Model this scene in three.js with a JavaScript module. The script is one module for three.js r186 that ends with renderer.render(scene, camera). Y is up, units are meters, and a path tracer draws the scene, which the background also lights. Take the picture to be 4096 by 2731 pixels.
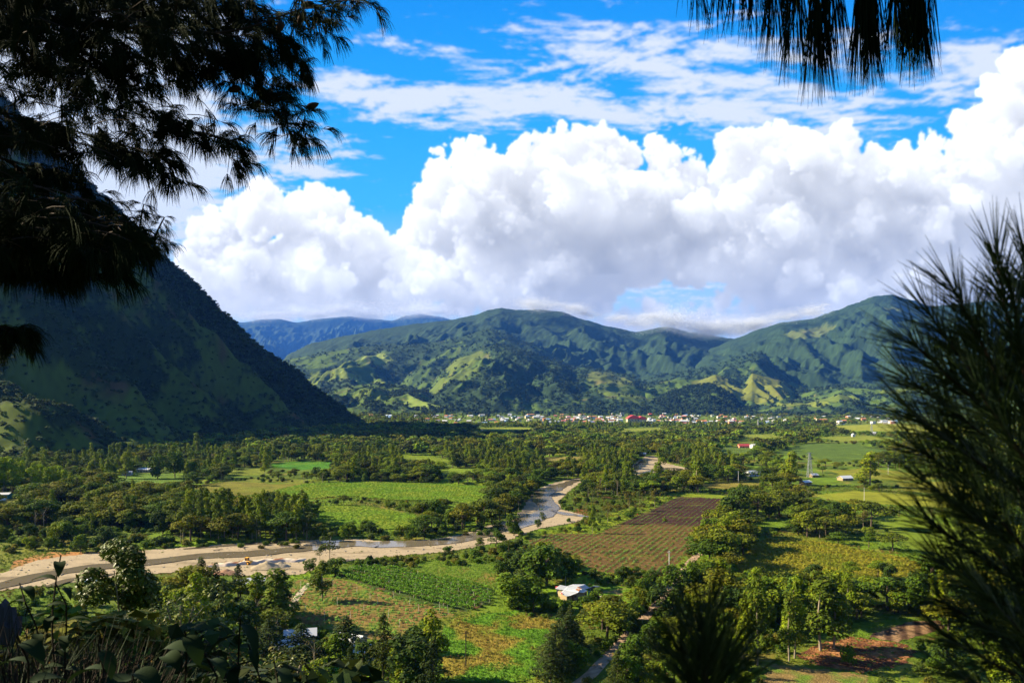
import * as THREE from 'three';
import { mergeGeometries } from 'three/addons/utils/BufferGeometryUtils.js';

// ---------------------------------------------------------------- camera, exposure, sky, sun
const scene = new THREE.Scene();
const EYE = 66, F = 731, K = 0.43537 / F;               // K: tangent per unit of the 2352-wide plan the places are noted in
const camera = new THREE.PerspectiveCamera(2 * Math.atan(341 / F) * 180 / Math.PI, 1024 / 682, 0.05, 60000);
camera.position.set(0, EYE, 0);
camera.lookAt(0, EYE, -100);
camera.setViewOffset(1024, 682, 0, -63, 1024, 682);     // lens shift: level camera, horizon below the middle
camera.focus = 400; camera.userData.fStop = 5.6;
const EXPOSURE = 4.2;
const SUN = new THREE.Vector3(-0.87, 0.50, -0.17).normalize();
const sun = new THREE.DirectionalLight(new THREE.Color(1, 0.87, 0.61), 5);
sun.name = 'sun'; sun.position.copy(SUN).multiplyScalar(3000); sun.castShadow = true;
sun.shadow.camera.left = -3000; sun.shadow.camera.right = 3000; sun.shadow.camera.top = 2000; sun.shadow.camera.bottom = -2000; sun.shadow.camera.far = 12000;
sun.shadow.mapSize.set(4096, 4096);
scene.add(sun, sun.target);
scene.fog = new THREE.FogExp2(new THREE.Color(0.07, 0.27, 1.0), 1.9e-5);

// ---------------------------------------------------------------- small helpers
function rngOf(seed) { let s = seed | 0; return () => { s = (s + 0x6d2b79f5) | 0; let t = Math.imul(s ^ (s >>> 15), 1 | s); t = (t + Math.imul(t ^ (t >>> 7), 61 | t)) ^ t; return ((t ^ (t >>> 14)) >>> 0) / 4294967296; }; }
const clamp = (x, a = 0, b = 1) => x < a ? a : x > b ? b : x;
const mix = (a, b, t) => a + (b - a) * t;
const sstep = (a, b, x) => { const t = clamp((x - a) / (b - a)); return t * t * (3 - 2 * t); };
const PERM = new Uint8Array(512); { const r = rngOf(7), p = [...Array(256).keys()]; for (let i = 255; i > 0; i--) { const j = Math.floor(r() * (i + 1)); [p[i], p[j]] = [p[j], p[i]]; } for (let i = 0; i < 512; i++) PERM[i] = p[i & 255]; }
const G2 = Array.from({ length: 16 }, (_, i) => [Math.cos(i * Math.PI / 8), Math.sin(i * Math.PI / 8)]);
function n2(x, y) {
  const xi = Math.floor(x), yi = Math.floor(y), a = x - xi, b = y - yi, X = xi & 255, Y = yi & 255;
  const u = a * a * a * (a * (a * 6 - 15) + 10), v = b * b * b * (b * (b * 6 - 15) + 10);
  const g = (h, p, q) => { const e = G2[h & 15]; return e[0] * p + e[1] * q; };
  return 1.45 * mix(mix(g(PERM[PERM[X] + Y], a, b), g(PERM[PERM[X + 1] + Y], a - 1, b), u), mix(g(PERM[PERM[X] + Y + 1], a, b - 1), g(PERM[PERM[X + 1] + Y + 1], a - 1, b - 1), u), v);
}
function fbm(x, y, o = 4) { let s = 0, a = 0.5; for (let i = 0; i < o; i++, a *= 0.5, x = x * 2.03 + 17.1, y = y * 2.03 - 9.7) s += a * n2(x, y); return s; }
const ridged = (x, y) => 1 - 2 * Math.abs(n2(x, y));    // 1 on crests, down to -1 in between
const hash = (i, j = 0) => PERM[PERM[i & 255] + (j & 255)] / 255;
const polyHas = (poly, x, y) => { let c = false; for (let i = 0, j = poly.length - 1; i < poly.length; j = i++) { const [a, b] = poly[i], [p, q] = poly[j]; if ((b > y) !== (q > y) && x < (p - a) * (y - b) / (q - b) + a) c = !c; } return c; };
const curveAt = (pts, x) => { if (x <= pts[0][0]) return pts[0][1]; for (let i = 1; i < pts.length; i++) if (x <= pts[i][0]) { const [a, b] = pts[i - 1], [c, d] = pts[i], t = (x - a) / (c - a), s = t * t * (3 - 2 * t); return mix(b, d, 0.5 * (s + t)); } return pts.at(-1)[1]; };

// places: plan units (px, py) of the photograph's frame and distances in metres
const gy = (d) => d < 2400 ? 0 : Math.min(14.4, (d - 2400) * 0.012);          // the valley floor rises a little behind the town
const ground = (px, py) => { const m = (py - 930) * K; let d = 66 / m; if (m <= 0 || d > 2400) { d = (66 + 28.8) / (m + 0.012); if (d > 3600) d = 51.6 / Math.max(m, 1e-4); } return [(px - 1176) * K * d, gy(d), -d]; };
const at = (px, py, d) => new THREE.Vector3((px - 1176) * K * d, EYE - (py - 930) * K * d, -d);
const toPlan = (x, y, z) => [1176 + x / -z / K, 930 + (EYE - y) / -z / K];

const used = {};
function numbered(name) { const n = used[name] = (used[name] ?? -1) + 1; return n ? name + '_' + String(n).padStart(3, '0') : name; }
function tag(o, label, category, group, kind) { o.userData = { label }; if (category) o.userData.category = category; if (group) o.userData.group = group; if (kind) o.userData.kind = kind; return o; }
function base(name, pos = [0, 0, 0], turn = 0) { const o = new THREE.Group(); o.name = numbered(name); o.position.set(...pos); o.rotation.y = turn; scene.add(o); return o; }
function part(name, geo, mat, parent) { const m = new THREE.Mesh(geo, mat); m.name = name; m.castShadow = m.receiveShadow = true; parent.add(m); return m; }
function solo(name, geo, mat, label, category, group, kind) { const m = part(numbered(name), geo, mat, scene); return tag(m, label, category, group, kind); }
function struct(name, geo, mat, label) { return solo(name, geo, mat, label, undefined, undefined, 'structure'); }
function geoOf(pos, idx, col, uv, nor) {
  const g = new THREE.BufferGeometry();
  g.setAttribute('position', new THREE.BufferAttribute(pos instanceof Float32Array ? pos : new Float32Array(pos), 3));
  if (col) g.setAttribute('color', new THREE.BufferAttribute(col instanceof Float32Array ? col : new Float32Array(col), 3));
  if (uv) g.setAttribute('uv', new THREE.BufferAttribute(new Float32Array(uv), 2));
  if (idx) g.setIndex(new THREE.BufferAttribute(idx instanceof Uint32Array ? idx : new Uint32Array(idx), 1));
  if (nor) g.computeVertexNormals();
  return g;
}
function gridIndex(nc, nr) { const id = new Uint32Array((nc - 1) * (nr - 1) * 6); let k = 0; for (let r = 0; r < nr - 1; r++) for (let c = 0; c < nc - 1; c++) { const a = r * nc + c, b = a + 1, e = a + nc, f = e + 1; id[k++] = a; id[k++] = b; id[k++] = f; id[k++] = a; id[k++] = f; id[k++] = e; } return id; }
const C = (r, g, b) => new THREE.Color().setRGB(r, g, b);
const std = (c, rough = 0.9, extra = {}) => new THREE.MeshPhysicalMaterial({ color: c, roughness: rough, specularIntensity: rough > 0.75 ? 0.15 : 1, ...extra });

// ---------------------------------------------------------------- the sky: air, high broken cloud, cumulus lit by the sun
{
  const W = 4096, H = 2048, data = new Float32Array(W * H * 4), S = 1 / EXPOSURE, r = rngOf(11);
  // tiling volume of rounded cells for the billows
  const N = 64, cell = (freq, seed) => {
    const rr = rngOf(seed), pts = []; for (let i = 0; i < freq ** 3; i++) pts.push([rr(), rr(), rr()]);
    const out = new Float32Array(N ** 3), w = N / freq;
    for (let z = 0; z < N; z++) for (let y = 0; y < N; y++) for (let x = 0; x < N; x++) {
      const fx = x / w, fy = y / w, fz = z / w, ix = Math.floor(fx), iy = Math.floor(fy), iz = Math.floor(fz); let best = 9;
      for (let c = -1; c < 2; c++) for (let b = -1; b < 2; b++) for (let a = -1; a < 2; a++) {
        const p = pts[(((iz + c + freq) % freq) * freq + (iy + b + freq) % freq) * freq + (ix + a + freq) % freq];
        const dx = ix + a + p[0] - fx, dy = iy + b + p[1] - fy, dz = iz + c + p[2] - fz, d = dx * dx + dy * dy + dz * dz; if (d < best) best = d;
      }
      out[(z * N + y) * N + x] = 1 - Math.min(1, Math.sqrt(best));
    }
    return out;
  };
  const cells = cell(5, 3);
  const look = (x, y, z) => {
    const xi = Math.floor(x), yi = Math.floor(y), zi = Math.floor(z), a = x - xi, b = y - yi, c = z - zi, M = N - 1;
    const x0 = xi & M, x1 = (xi + 1) & M, y0 = (yi & M) * N, y1 = ((yi + 1) & M) * N, z0 = (zi & M) * N * N, z1 = ((zi + 1) & M) * N * N;
    return mix(mix(mix(cells[z0 + y0 + x0], cells[z0 + y0 + x1], a), mix(cells[z0 + y1 + x0], cells[z0 + y1 + x1], a), b), mix(mix(cells[z1 + y0 + x0], cells[z1 + y0 + x1], a), mix(cells[z1 + y1 + x0], cells[z1 + y1 + x1], a), b), c);
  };
  const billow = (x, y, z) => { let s = 0, a = 0.42, f = 0.33; for (let o = 0; o < 5; o++, a *= 0.66, f *= 2.15) s += a * look(x * f + o * 19, y * f + o * 7, z * f + o * 31); return s; };
  // cumulus heaps: [px, py, radius]
  const puffs = [
    [480, 560, 62], [530, 530, 70], [600, 510, 80], [690, 495, 78], [770, 510, 70], [835, 550, 72], [560, 620, 100], [690, 610, 115], [820, 640, 105], [450, 640, 66], [900, 590, 70], [640, 680, 80], [760, 690, 70], [470, 522, 34],
    [1065, 375, 68], [1015, 440, 66], [1135, 400, 78], [1200, 400, 76], [990, 520, 85], [1110, 490, 120], [1300, 350, 72], [1370, 340, 74], [1430, 372, 62], [1250, 440, 110], [1340, 470, 130], [1010, 610, 105], [1150, 610, 130], [1300, 610, 130],
    [1530, 385, 62], [1590, 400, 66], [1480, 480, 110], [1600, 500, 110], [1700, 390, 95], [1780, 370, 90], [1850, 355, 80], [1910, 385, 82], [1770, 500, 130], [1640, 580, 85], [1950, 450, 95], [2010, 470, 60], [1845, 412, 66], [1820, 430, 60], [2080, 425, 80], [2330, 340, 110], [2265, 385, 90], [2190, 350, 46], [2030, 500, 66], [2080, 460, 60], [1850, 620, 70], [1730, 620, 60], [2040, 405, 74], [1890, 560, 105], [1990, 540, 85], [1470, 610, 80], [1570, 640, 50],
    [2070, 360, 36], [2150, 330, 44], [2215, 290, 52], [2260, 310, 44], [2150, 400, 74], [2345, 235, 84], [2345, 170, 60], [2380, 130, 50], [2400, 330, 90], [2345, 420, 105], [2230, 470, 110], [2130, 540, 92], [2290, 590, 140], [2070, 620, 80], [2170, 650, 100], [2390, 520, 110],
    [620, 715, 46], [720, 722, 42], [820, 722, 44], [930, 712, 52], [1040, 705, 55], [1150, 690, 66], [1260, 690, 62], [1350, 715, 45],
    [1420, 735, 46], [1490, 715, 46], [1550, 735, 52], [1620, 735, 52], [1690, 735, 50], [1760, 715, 55], [1840, 690, 62], [1930, 668, 70], [2020, 655, 66], [1590, 700, 36], [1660, 695, 34], [2120, 690, 60], [2220, 690, 60],
  ];
  for (let x = 430; x < 1410; x += 52) puffs.push([x, 668 + 14 * Math.sin(x * 0.05), 62], [x + 20, 712, 50]);
  for (let x = 1740; x < 2440; x += 55) puffs.push([x, 660 + 16 * Math.sin(x * 0.04), 66], [x + 20, 705, 54]);
  for (let x = 1400; x < 1780; x += 32) puffs.push([x, 745 + 8 * Math.sin(x * 0.09), 54]);
  for (let x = 1010; x < 2440; x += 62) for (const y of [500, 570, 635]) if (!(x > 1400 && x < 1740 && y > 600) && !(y < 560 && (Math.abs(x - 1950) < 50))) puffs.push([x + 40 * Math.sin(y + x), y, 74]);
  for (let x = 470; x < 960; x += 62) for (const y of [600, 650]) puffs.push([x + 20 * Math.sin(y + x), y, 70]);
  const X0 = -70, Y0 = -60, ST = 2.4, NX = 1045, NY = 430, NW = 38, WS = 13, F3 = new Float32Array(NX * NY * NW).fill(-1);
  const put = (x, y, w, rad) => {
    const x0 = Math.max(0, Math.ceil((x - rad * 1.4 - X0) / ST)), x1 = Math.min(NX - 1, Math.floor((x + rad * 1.4 - X0) / ST)), y0 = Math.max(0, Math.ceil((y - rad * 1.4 - Y0) / ST)), y1 = Math.min(NY - 1, Math.floor((y + rad * 1.4 - Y0) / ST)), w0 = Math.max(0, Math.ceil((w - rad * 1.4) / WS)), w1 = Math.min(NW - 1, Math.floor((w + rad * 1.4) / WS));
    for (let c = w0; c <= w1; c++) for (let b = y0; b <= y1; b++) { const dy = Y0 + b * ST - y, dw = c * WS - w, q = dy * dy + dw * dw, row = (c * NY + b) * NX; for (let a = x0; a <= x1; a++) { const dx = X0 + a * ST - x, f = (rad - Math.sqrt(dx * dx + q)) / 60; if (f > F3[row + a]) F3[row + a] = f; } }
  };
  for (const [x, y, rad] of puffs) {
    const w = 240 + (r() - 0.5) * 110; put(x, y, w, rad * 0.86);
    const n = 12; for (let i = 0; i < n; i++) {
      const ct = r() * 2 - 1, ph = r() * 6.283, st = Math.sqrt(1 - ct * ct), rr = rad * (0.18 + 0.36 * r()), q = rad * 0.78, cx = x + Math.cos(ph) * st * q, cy = y - Math.abs(Math.sin(ph)) * st * q * (r() < 0.75 ? 1 : -0.6), cw = w + ct * q; put(cx, cy, cw, rr);
      for (let j = 0; j < 6; j++) { const a = r() * 6.283, u = r() * 2 - 1, v = Math.sqrt(1 - u * u), r2 = rr * (0.3 + 0.22 * r()); if (r2 > 5) put(cx + Math.cos(a) * v * rr * 0.85, cy + Math.sin(a) * v * rr * 0.85, cw + u * rr * 0.85, r2); }
    }
  }
  for (let c = 0; c < NW; c++) for (let b = 0; b < NY; b++) for (let a = 0; a < NX; a++) {
    const i = (c * NY + b) * NX + a, f = F3[i]; if (f < -0.5) { F3[i] = 0; continue; }
    const y = Y0 + b * ST, soft = sstep(630, 760, y), bi = billow(a * 0.8, b * 0.8, c * WS / 3);
    const v = f + 1.25 * (bi - 0.62) * (1 - 0.2 * soft) - 0.02;
    F3[i] = sstep(0, mix(0.07, 0.5, soft), v) * mix(1, 0.75, soft) * (1 - sstep(745, 800, y));
  }
  // optical depth towards the sun and towards the zenith, carried slice by slice
  const TS = new Float32Array(NX * NY * NW), TU = new Float32Array(NX * NY * NW), SIG = 0.05;
  const lx = 0.72, ly = 0.66, lw = 0.12, dyc = ly / lx, dwc = (lw / lx) * ST / WS, len = ST / lx;
  for (let a = 1; a < NX; a++) for (let c = 0; c < NW; c++) for (let b = 0; b < NY; b++) {
    const yb = b - dyc, wc = c + dwc; let t = 0;
    if (yb >= 0 && wc < NW - 1) { const y0 = Math.floor(yb), w0 = Math.floor(wc), u = yb - y0, v = wc - w0, p = (w0 * NY + y0) * NX + a - 1; t = mix(mix(TS[p], TS[p + NX], u), mix(TS[p + NX * NY], TS[p + NX * NY + NX], u), v); }
    const i = (c * NY + b) * NX + a; TS[i] = t + F3[i] * SIG * len;
  }
  for (let c = 0; c < NW; c++) for (let b = 1; b < NY; b++) for (let a = 0; a < NX; a++) { const i = (c * NY + b) * NX + a; TU[i] = TU[i - NX] * 0.995 + F3[i] * SIG * ST; }
  const img = new Float32Array(NX * NY * 4);
  for (let b = 0; b < NY; b++) for (let a = 0; a < NX; a++) {
    let T = 1, R = 0, G = 0, B = 0; const lump = 0.68 + 0.70 * look(a * 0.16 + 7, b * 0.24 + 3, 9.5) + 0.35 * (look(a * 0.5, b * 0.6, 21.5) - 0.4), lowUp = mix(1, 1.4, sstep(540, 660, Y0 + b * ST)), right = mix(1, 1.22, sstep(1950, 2250, X0 + a * ST));
    for (let c = 0; c < NW && T > 0.01; c++) {
      const i = (c * NY + b) * NX + a, d = F3[i]; if (d <= 0) continue;
            const k = 1 - Math.exp(-d * SIG * 2.6 * WS), t = TS[i], u = TU[i], s = 0.40 * Math.exp(-t * 1.0) + 0.30 * Math.exp(-t * 0.16) + 0.26 * Math.exp(-t * 0.03), am = (0.33 + 0.30 * Math.exp(-u * 0.2)) * lump * right * lowUp;
      R += T * k * (s * 0.98 + am * 0.935); G += T * k * (s * 0.975 + am * 0.95); B += T * k * (s * 0.94 + am * 0.945); T *= 1 - k;
    }
    img.set([R, G, B, 1 - T], (b * NX + a) * 4);
  }
  const high = [[1480, 130, 420, 100, 0.75], [1150, 235, 460, 62, 1.0], [820, 215, 160, 60, 0.9], [1700, 230, 420, 100, 0.9], [2230, 170, 260, 120, 0.75], [2330, 60, 120, 80, 0.3], [300, 380, 330, 240, 1.5], [100, 150, 500, 260, 1.2], [680, 380, 130, 60, 0.8], [430, 520, 160, 80, 0.9], [1900, 280, 300, 60, 0.7], [890, 185, 60, 30, 0.6], [1000, 110, 260, 50, 0.42], [1900, 120, 300, 70, 0.7], [1300, 60, 260, 40, 0.45], [760, 330, 90, 50, 0.7], [1560, 665, 230, 50, 0.55], [1950, 510, 90, 60, 0.3], [2300, 300, 100, 60, 0.2]];
  const blueAt = [[0, [0.006, 0.31, 0.95]], [250, [0.018, 0.42, 1.0]], [480, [0.055, 0.54, 1.0]], [600, [0.30, 0.66, 0.98]], [700, [0.48, 0.75, 0.98]], [930, [0.6, 0.8, 1.0]]];
  const blue = (py, o) => { if (py < 0) { const t = clamp(-py / 2600); o[0] = mix(0.006, 0.002, t); o[1] = mix(0.31, 0.13, t); o[2] = mix(0.95, 0.5, t); return; } for (let i = 1; i < blueAt.length; i++) if (py <= blueAt[i][0] || i === blueAt.length - 1) { const t = clamp((py - blueAt[i - 1][0]) / (blueAt[i][0] - blueAt[i - 1][0])); for (let c = 0; c < 3; c++) o[c] = mix(blueAt[i - 1][1][c], blueAt[i][1][c], t); return; } };
  const o = [0, 0, 0], FOLD = 36 * Math.PI / 180;
  for (let row = 0; row < H; row++) {
    const up = ((row + 0.5) / H - 0.5) * Math.PI, te = Math.tan(Math.max(up, 0));
    for (let col = 0; col < W; col++) {
      let az = ((col + 0.5) / W - 0.5) * 2 * Math.PI + Math.PI / 2; if (az > Math.PI) az -= 2 * Math.PI;
      let m = ((az + FOLD) % (4 * FOLD) + 4 * FOLD) % (4 * FOLD); m = m > 2 * FOLD ? 4 * FOLD - m : m; const fa = m - FOLD;
      const i = (row * W + col) * 4; data[i + 3] = 1;
      if (up < -0.02) { data[i] = 0.10 * S; data[i + 1] = 0.13 * S; data[i + 2] = 0.14 * S; continue; }
      const px = 1176 + Math.tan(fa) / K, py = 930 - te / Math.cos(fa) / K;
      blue(py, o);
      // broken high cloud on a level sheet
      const hx = Math.sin(az) / (te + 0.09), hz = Math.cos(az) / (te + 0.09);
      let cov = 0; if (py > -200) for (const [x, y, a, b, v] of high) { const q = ((px - x) / a) ** 2 + ((py - y) / b) ** 2; if (q < 4) cov = Math.max(cov, v * Math.exp(-q * 1.1)); }
      if (py < 60) cov = mix(cov, 0.30 + 0.5 * n2(hx * 1.3 + 4, hz * 1.3), clamp((60 - py) / 500));
      if (cov > 0.02) {
        const wx = fbm(hx * 3 + 5, hz * 3, 2) * 0.12, a1 = fbm(hx * 5 + wx * 7, hz * 10 + wx * 9, 3), a2 = fbm(hx * 22 + wx * 30, hz * 40 + 11, 3);
        const v = cov * 0.95 - 0.42 + a1 * 0.75 + a2 * 0.42 + fbm(hx * 80, hz * 120, 2) * 0.12, al = sstep(-0.12, 0.42, v) * 0.95;
        o[0] = mix(o[0], 0.86, al); o[1] = mix(o[1], 0.92, al); o[2] = mix(o[2], 1.0, al);
      }
      const gx = (px - X0) / ST, gyy = (py - Y0) / ST;
      if (gx > 0 && gx < NX - 1.01 && gyy > 0 && gyy < NY - 1.01) {
        const x0 = Math.floor(gx), y0 = Math.floor(gyy), u = gx - x0, v = gyy - y0, p = (y0 * NX + x0) * 4, q = p + NX * 4;
        const s4 = (c) => mix(mix(img[p + c], img[p + 4 + c], u), mix(img[q + c], img[q + 4 + c], u), v), al = s4(3);
        for (let c = 0; c < 3; c++) o[c] = o[c] * (1 - al) + s4(c);
      }
      data[i] = o[0] * S; data[i + 1] = o[1] * S; data[i + 2] = o[2] * S;
    }
  }
  const t = new THREE.DataTexture(data, W, H, THREE.RGBAFormat, THREE.FloatType);
  t.mapping = THREE.EquirectangularReflectionMapping; t.magFilter = THREE.LinearFilter; t.needsUpdate = true;
  scene.background = t; scene.environment = t;
}

// ---------------------------------------------------------------- the ground: one sheet of valley floor, then fields, road, river
const vcMat = (rough = 0.95, extra = {}) => new THREE.MeshPhysicalMaterial({ vertexColors: true, roughness: rough, specularIntensity: 0.1, ...extra });
function grainTexture(size, f) { const d = new Uint8Array(size * size * 4); for (let y = 0; y < size; y++) for (let x = 0; x < size; x++) { const v = clamp(f(x / size, y / size)) * 255, i = (y * size + x) * 4; d[i] = d[i + 1] = d[i + 2] = v; d[i + 3] = 255; } const t = new THREE.DataTexture(d, size, size); t.wrapS = t.wrapT = THREE.RepeatWrapping; t.magFilter = THREE.LinearFilter; t.needsUpdate = true; return t; }
const tuftBump = grainTexture(256, (u, v) => { let s = 0; for (let o = 0, f = 16, a = 0.5; o < 3; o++, f *= 2, a *= 0.6) { const x = u * f, y = v * f, xi = Math.floor(x), yi = Math.floor(y); let best = 9; for (let j = -1; j < 2; j++) for (let i = -1; i < 2; i++) { const cx = (xi + i + f) % f, cy = (yi + j + f) % f, dx = i + hash(cx + o * 9, cy) - (x - xi), dy = j + hash(cy + 40, cx + o) - (y - yi); best = Math.min(best, dx * dx + dy * dy); } s += a * (1 - Math.sqrt(best)); } return s; });
const GRASS = [0.056, 0.084, 0.008], LUSH = [0.092, 0.150, 0.008], OLIVE = [0.100, 0.100, 0.012], DRY = [0.15, 0.105, 0.026], SOIL = [0.085, 0.048, 0.024], RED = [0.15, 0.06, 0.022], WOOD = [0.022, 0.042, 0.010], SAND = [0.255, 0.200, 0.128], WET = [0.14, 0.108, 0.066];
const mix3 = (a, b, t) => [mix(a[0], b[0], t), mix(a[1], b[1], t), mix(a[2], b[2], t)];
const tone = (c, k) => [c[0] * k, c[1] * k, c[2] * k];
function landColor(x, z) {
  const a = fbm(x / 90 + 3, z / 90, 3), b = fbm(x / 17, z / 17 + 5, 3), c = n2(x / 3.1, z / 3.1);
  let col = mix3(GRASS, LUSH, sstep(-0.15, 0.35, a + b * 0.5));
  col = mix3(col, OLIVE, 0.8 * sstep(0.05, 0.4, fbm(x / 60 + 40, z / 60 + 9, 3) + 0.3 * b));
  col = mix3(col, DRY, 0.6 * sstep(0.22, 0.5, fbm(x / 34 - 20, z / 34 + 31, 3) + 0.25 * c));
  return tone(col, 1 + 0.35 * c + 0.3 * b);
}
{ // polar sheet: fine where the view looks, coarse behind, out to the horizon
  const ts = []; for (let a = -48; a < 48; a += 0.16) ts.push(a); for (let a = 48; a <= 312; a += 8) ts.push(a); ts[ts.length - 1] = 312;
  const rs = []; for (let d = 70; d < 4200; d *= 1.0115) rs.push(d); for (let d = 4200; d < 24000; d *= 1.25) rs.push(d); rs.push(24000);
  const nc = ts.length, nr = rs.length, P = new Float32Array(nc * nr * 3), Q = new Float32Array(nc * nr * 3), U = [];
  rs.forEach((d, j) => ts.forEach((a, i) => { const t = a * Math.PI / 180, x = Math.sin(t) * d, z = -Math.cos(t) * d, k = (j * nc + i) * 3; P[k] = x; P[k + 1] = gy(Math.max(0, -z)); P[k + 2] = z; const c = landColor(x, z); Q[k] = c[0]; Q[k + 1] = c[1]; Q[k + 2] = c[2]; U.push(x / 14, z / 14); }));
  const id = gridIndex(nc, nr); // a ring whose last column meets the first
  struct('valley_floor', geoOf(P, id, Q, U, true), vcMat(0.95, { bumpMap: tuftBump, bumpScale: 0.25 }), 'green and dry patchwork floor of the wide valley between the hills');
}

const fields = [];                                        // plan polygons kept free of scattered trees
// a sheet on the valley floor: polygon in plan units, laid out in metres
function sheet(name, plan, lift, step, color, mat, label, opts = {}) {
  const pts = plan.map(([x, y]) => { const g = ground(x, y); return [g[0], g[2]]; });
  const xs = pts.map((p) => p[0]), zs = pts.map((p) => p[1]), x0 = Math.min(...xs), x1 = Math.max(...xs), z0 = Math.min(...zs), z1 = Math.max(...zs);
  const nx = Math.max(2, Math.ceil((x1 - x0) / step) + 1), nz = Math.max(2, Math.ceil((z1 - z0) / step) + 1), P = [], Q = [], U = [], I = [], id = new Int32Array(nx * nz).fill(-1);
  const inside = (x, z) => polyHas(pts, x + 2.2 * step * (opts.rag ?? 0.5) * n2(x / (step * 5), z / (step * 5) + 9), z + 2.2 * step * (opts.rag ?? 0.5) * n2(x / (step * 5) + 31, z / (step * 5)));
  const vert = (i, j) => { const k = j * nx + i; if (id[k] < 0) { const x = x0 + i * step, z = z0 + j * step; id[k] = P.length / 3; const c = color(x, z); P.push(x, lift + gy(-z) + (opts.h ? opts.h(x, z) : 0), z); Q.push(...(mat === sandMat ? c : tone([c[0] * 1.06, c[1], c[2]], 0.9))); U.push(x / (opts.uv ?? 8), z / (opts.uv ?? 8)); } return id[k]; };
  for (let j = 0; j < nz - 1; j++) for (let i = 0; i < nx - 1; i++) if (inside(x0 + (i + 0.5) * step, z0 + (j + 0.5) * step)) { const a = vert(i, j), b = vert(i + 1, j), c = vert(i, j + 1), d = vert(i + 1, j + 1); I.push(a, c, d, a, d, b); }
  if (!opts.open) fields.push(plan);
  const m = struct(name, geoOf(P, I, Q, U, true), mat, label); m.userData.pts = undefined; delete m.userData.pts;
  return pts;
}
const sandMat = vcMat(0.95, { bumpMap: tuftBump, bumpScale: 0.22 });
const tuftMat = vcMat(0.95, { bumpMap: tuftBump, bumpScale: 0.9 }), soilMat = vcMat(1, { bumpMap: tuftBump, bumpScale: 0.25 });
const speck = (x, z, s) => 1 + 0.5 * n2(x / s, z / s) + 0.3 * n2(x / s * 2.7, z / s * 2.7 + 5);
const ploughPlan = [[1559, 1141], [1670, 1146], [1600, 1240], [1529, 1330], [1455, 1326], [1380, 1313], [1300, 1280], [1240, 1262], [1209, 1250], [1255, 1227], [1378, 1226]];
const vinePlan = [[768, 1323], [823, 1304], [926, 1309], [1008, 1330], [1124, 1352], [1132, 1384], [1076, 1405], [1025, 1398], [960, 1384], [905, 1367]];
const cropPlan = [[926, 1295], [1030, 1283], [1137, 1277], [1190, 1300], [1165, 1330], [1130, 1351], [1008, 1327], [939, 1307]];
const sparsePlan = [[676, 1333], [768, 1326], [905, 1371], [1025, 1401], [1045, 1418], [973, 1424], [900, 1480], [800, 1460], [700, 1428], [650, 1408], [660, 1360]];
const goldPlan = [[1690, 1296], [1730, 1255], [1764, 1237], [1891, 1246], [2079, 1283], [2120, 1300], [2100, 1325], [2000, 1330], [1850, 1322], [1700, 1318]];
const soilAxis = (() => { const a = ground(1455, 1326), b = ground(1670, 1146); const l = Math.hypot(b[0] - a[0], b[2] - a[2]); return [(b[0] - a[0]) / l, (b[2] - a[2]) / l]; })();
sheet('ploughed_field', ploughPlan, 0.05, 1.6, (x, z) => { const dark = sstep(-390, -415, z + 14 * n2(x / 30, z / 30)); let c = mix3([0.088, 0.056, 0.018], [0.036, 0.018, 0.014], dark); c = mix3(c, OLIVE, 0.55 * sstep(0.12, 0.45, fbm(x / 22, z / 9, 3))); return tone(c, speck(x, z, 4)); }, soilMat, 'brown ploughed field with rows of young plants beside the dirt road');
sheet('grass_verge', [[1525, 1136], [1559, 1141], [1378, 1226], [1255, 1228], [1240, 1222], [1300, 1208], [1400, 1182]], 0.04, 1.8, (x, z) => tone(mix3(LUSH, [0.17, 0.22, 0.015], sstep(-0.2, 0.3, n2(x / 9, z / 9))), speck(x, z, 3)), tuftMat, 'bright green grass strip along the ploughed field', { open: true });
sheet('grass_verge', [[1530, 1133], [1680, 1139], [1668, 1148], [1559, 1142]], 0.04, 2.2, (x, z) => tone([0.15, 0.2, 0.015], speck(x, z, 4)), tuftMat, 'yellow green grass strip across the far end of the ploughed field');
sheet('scrub_ground', [[1385, 1125], [1440, 1116], [1530, 1134], [1400, 1181], [1290, 1208], [1330, 1165]], 0.035, 2.2, (x, z) => tone(mix3(GRASS, RED, sstep(-0.02, 0.3, fbm(x / 26, z / 40, 3) + (z < -600 ? 0.12 : -0.12))), speck(x, z, 4)), tuftMat, 'reddish green scrub land between the river and ploughed field', { open: true });
sheet('vine_field', vinePlan, 0.05, 1.4, (x, z) => tone(mix3([0.035, 0.06, 0.012], SOIL, sstep(0.1, 0.5, n2(x / 5, z / 5))), speck(x, z, 2)), soilMat, 'ground under dense dark green vine rows near the sand pit');
sheet('crop_field', cropPlan, 0.05, 1.1, (x, z) => tone(mix3([0.10, 0.16, 0.015], [0.17, 0.12, 0.03], sstep(-0.1, 0.45, fbm(x / 9, z / 24, 3))), speck(x, z, 1.6)), tuftMat, 'light green crop field between vine rows and river trees');
sheet('sparse_field', sparsePlan, 0.05, 1.2, (x, z) => tone(mix3([0.135, 0.092, 0.028], [0.09, 0.13, 0.016], sstep(-0.05, 0.4, fbm(x / 14, z / 14, 3))), speck(x, z, 2)), soilMat, 'brown field with scattered young plants and pale stakes');
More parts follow.
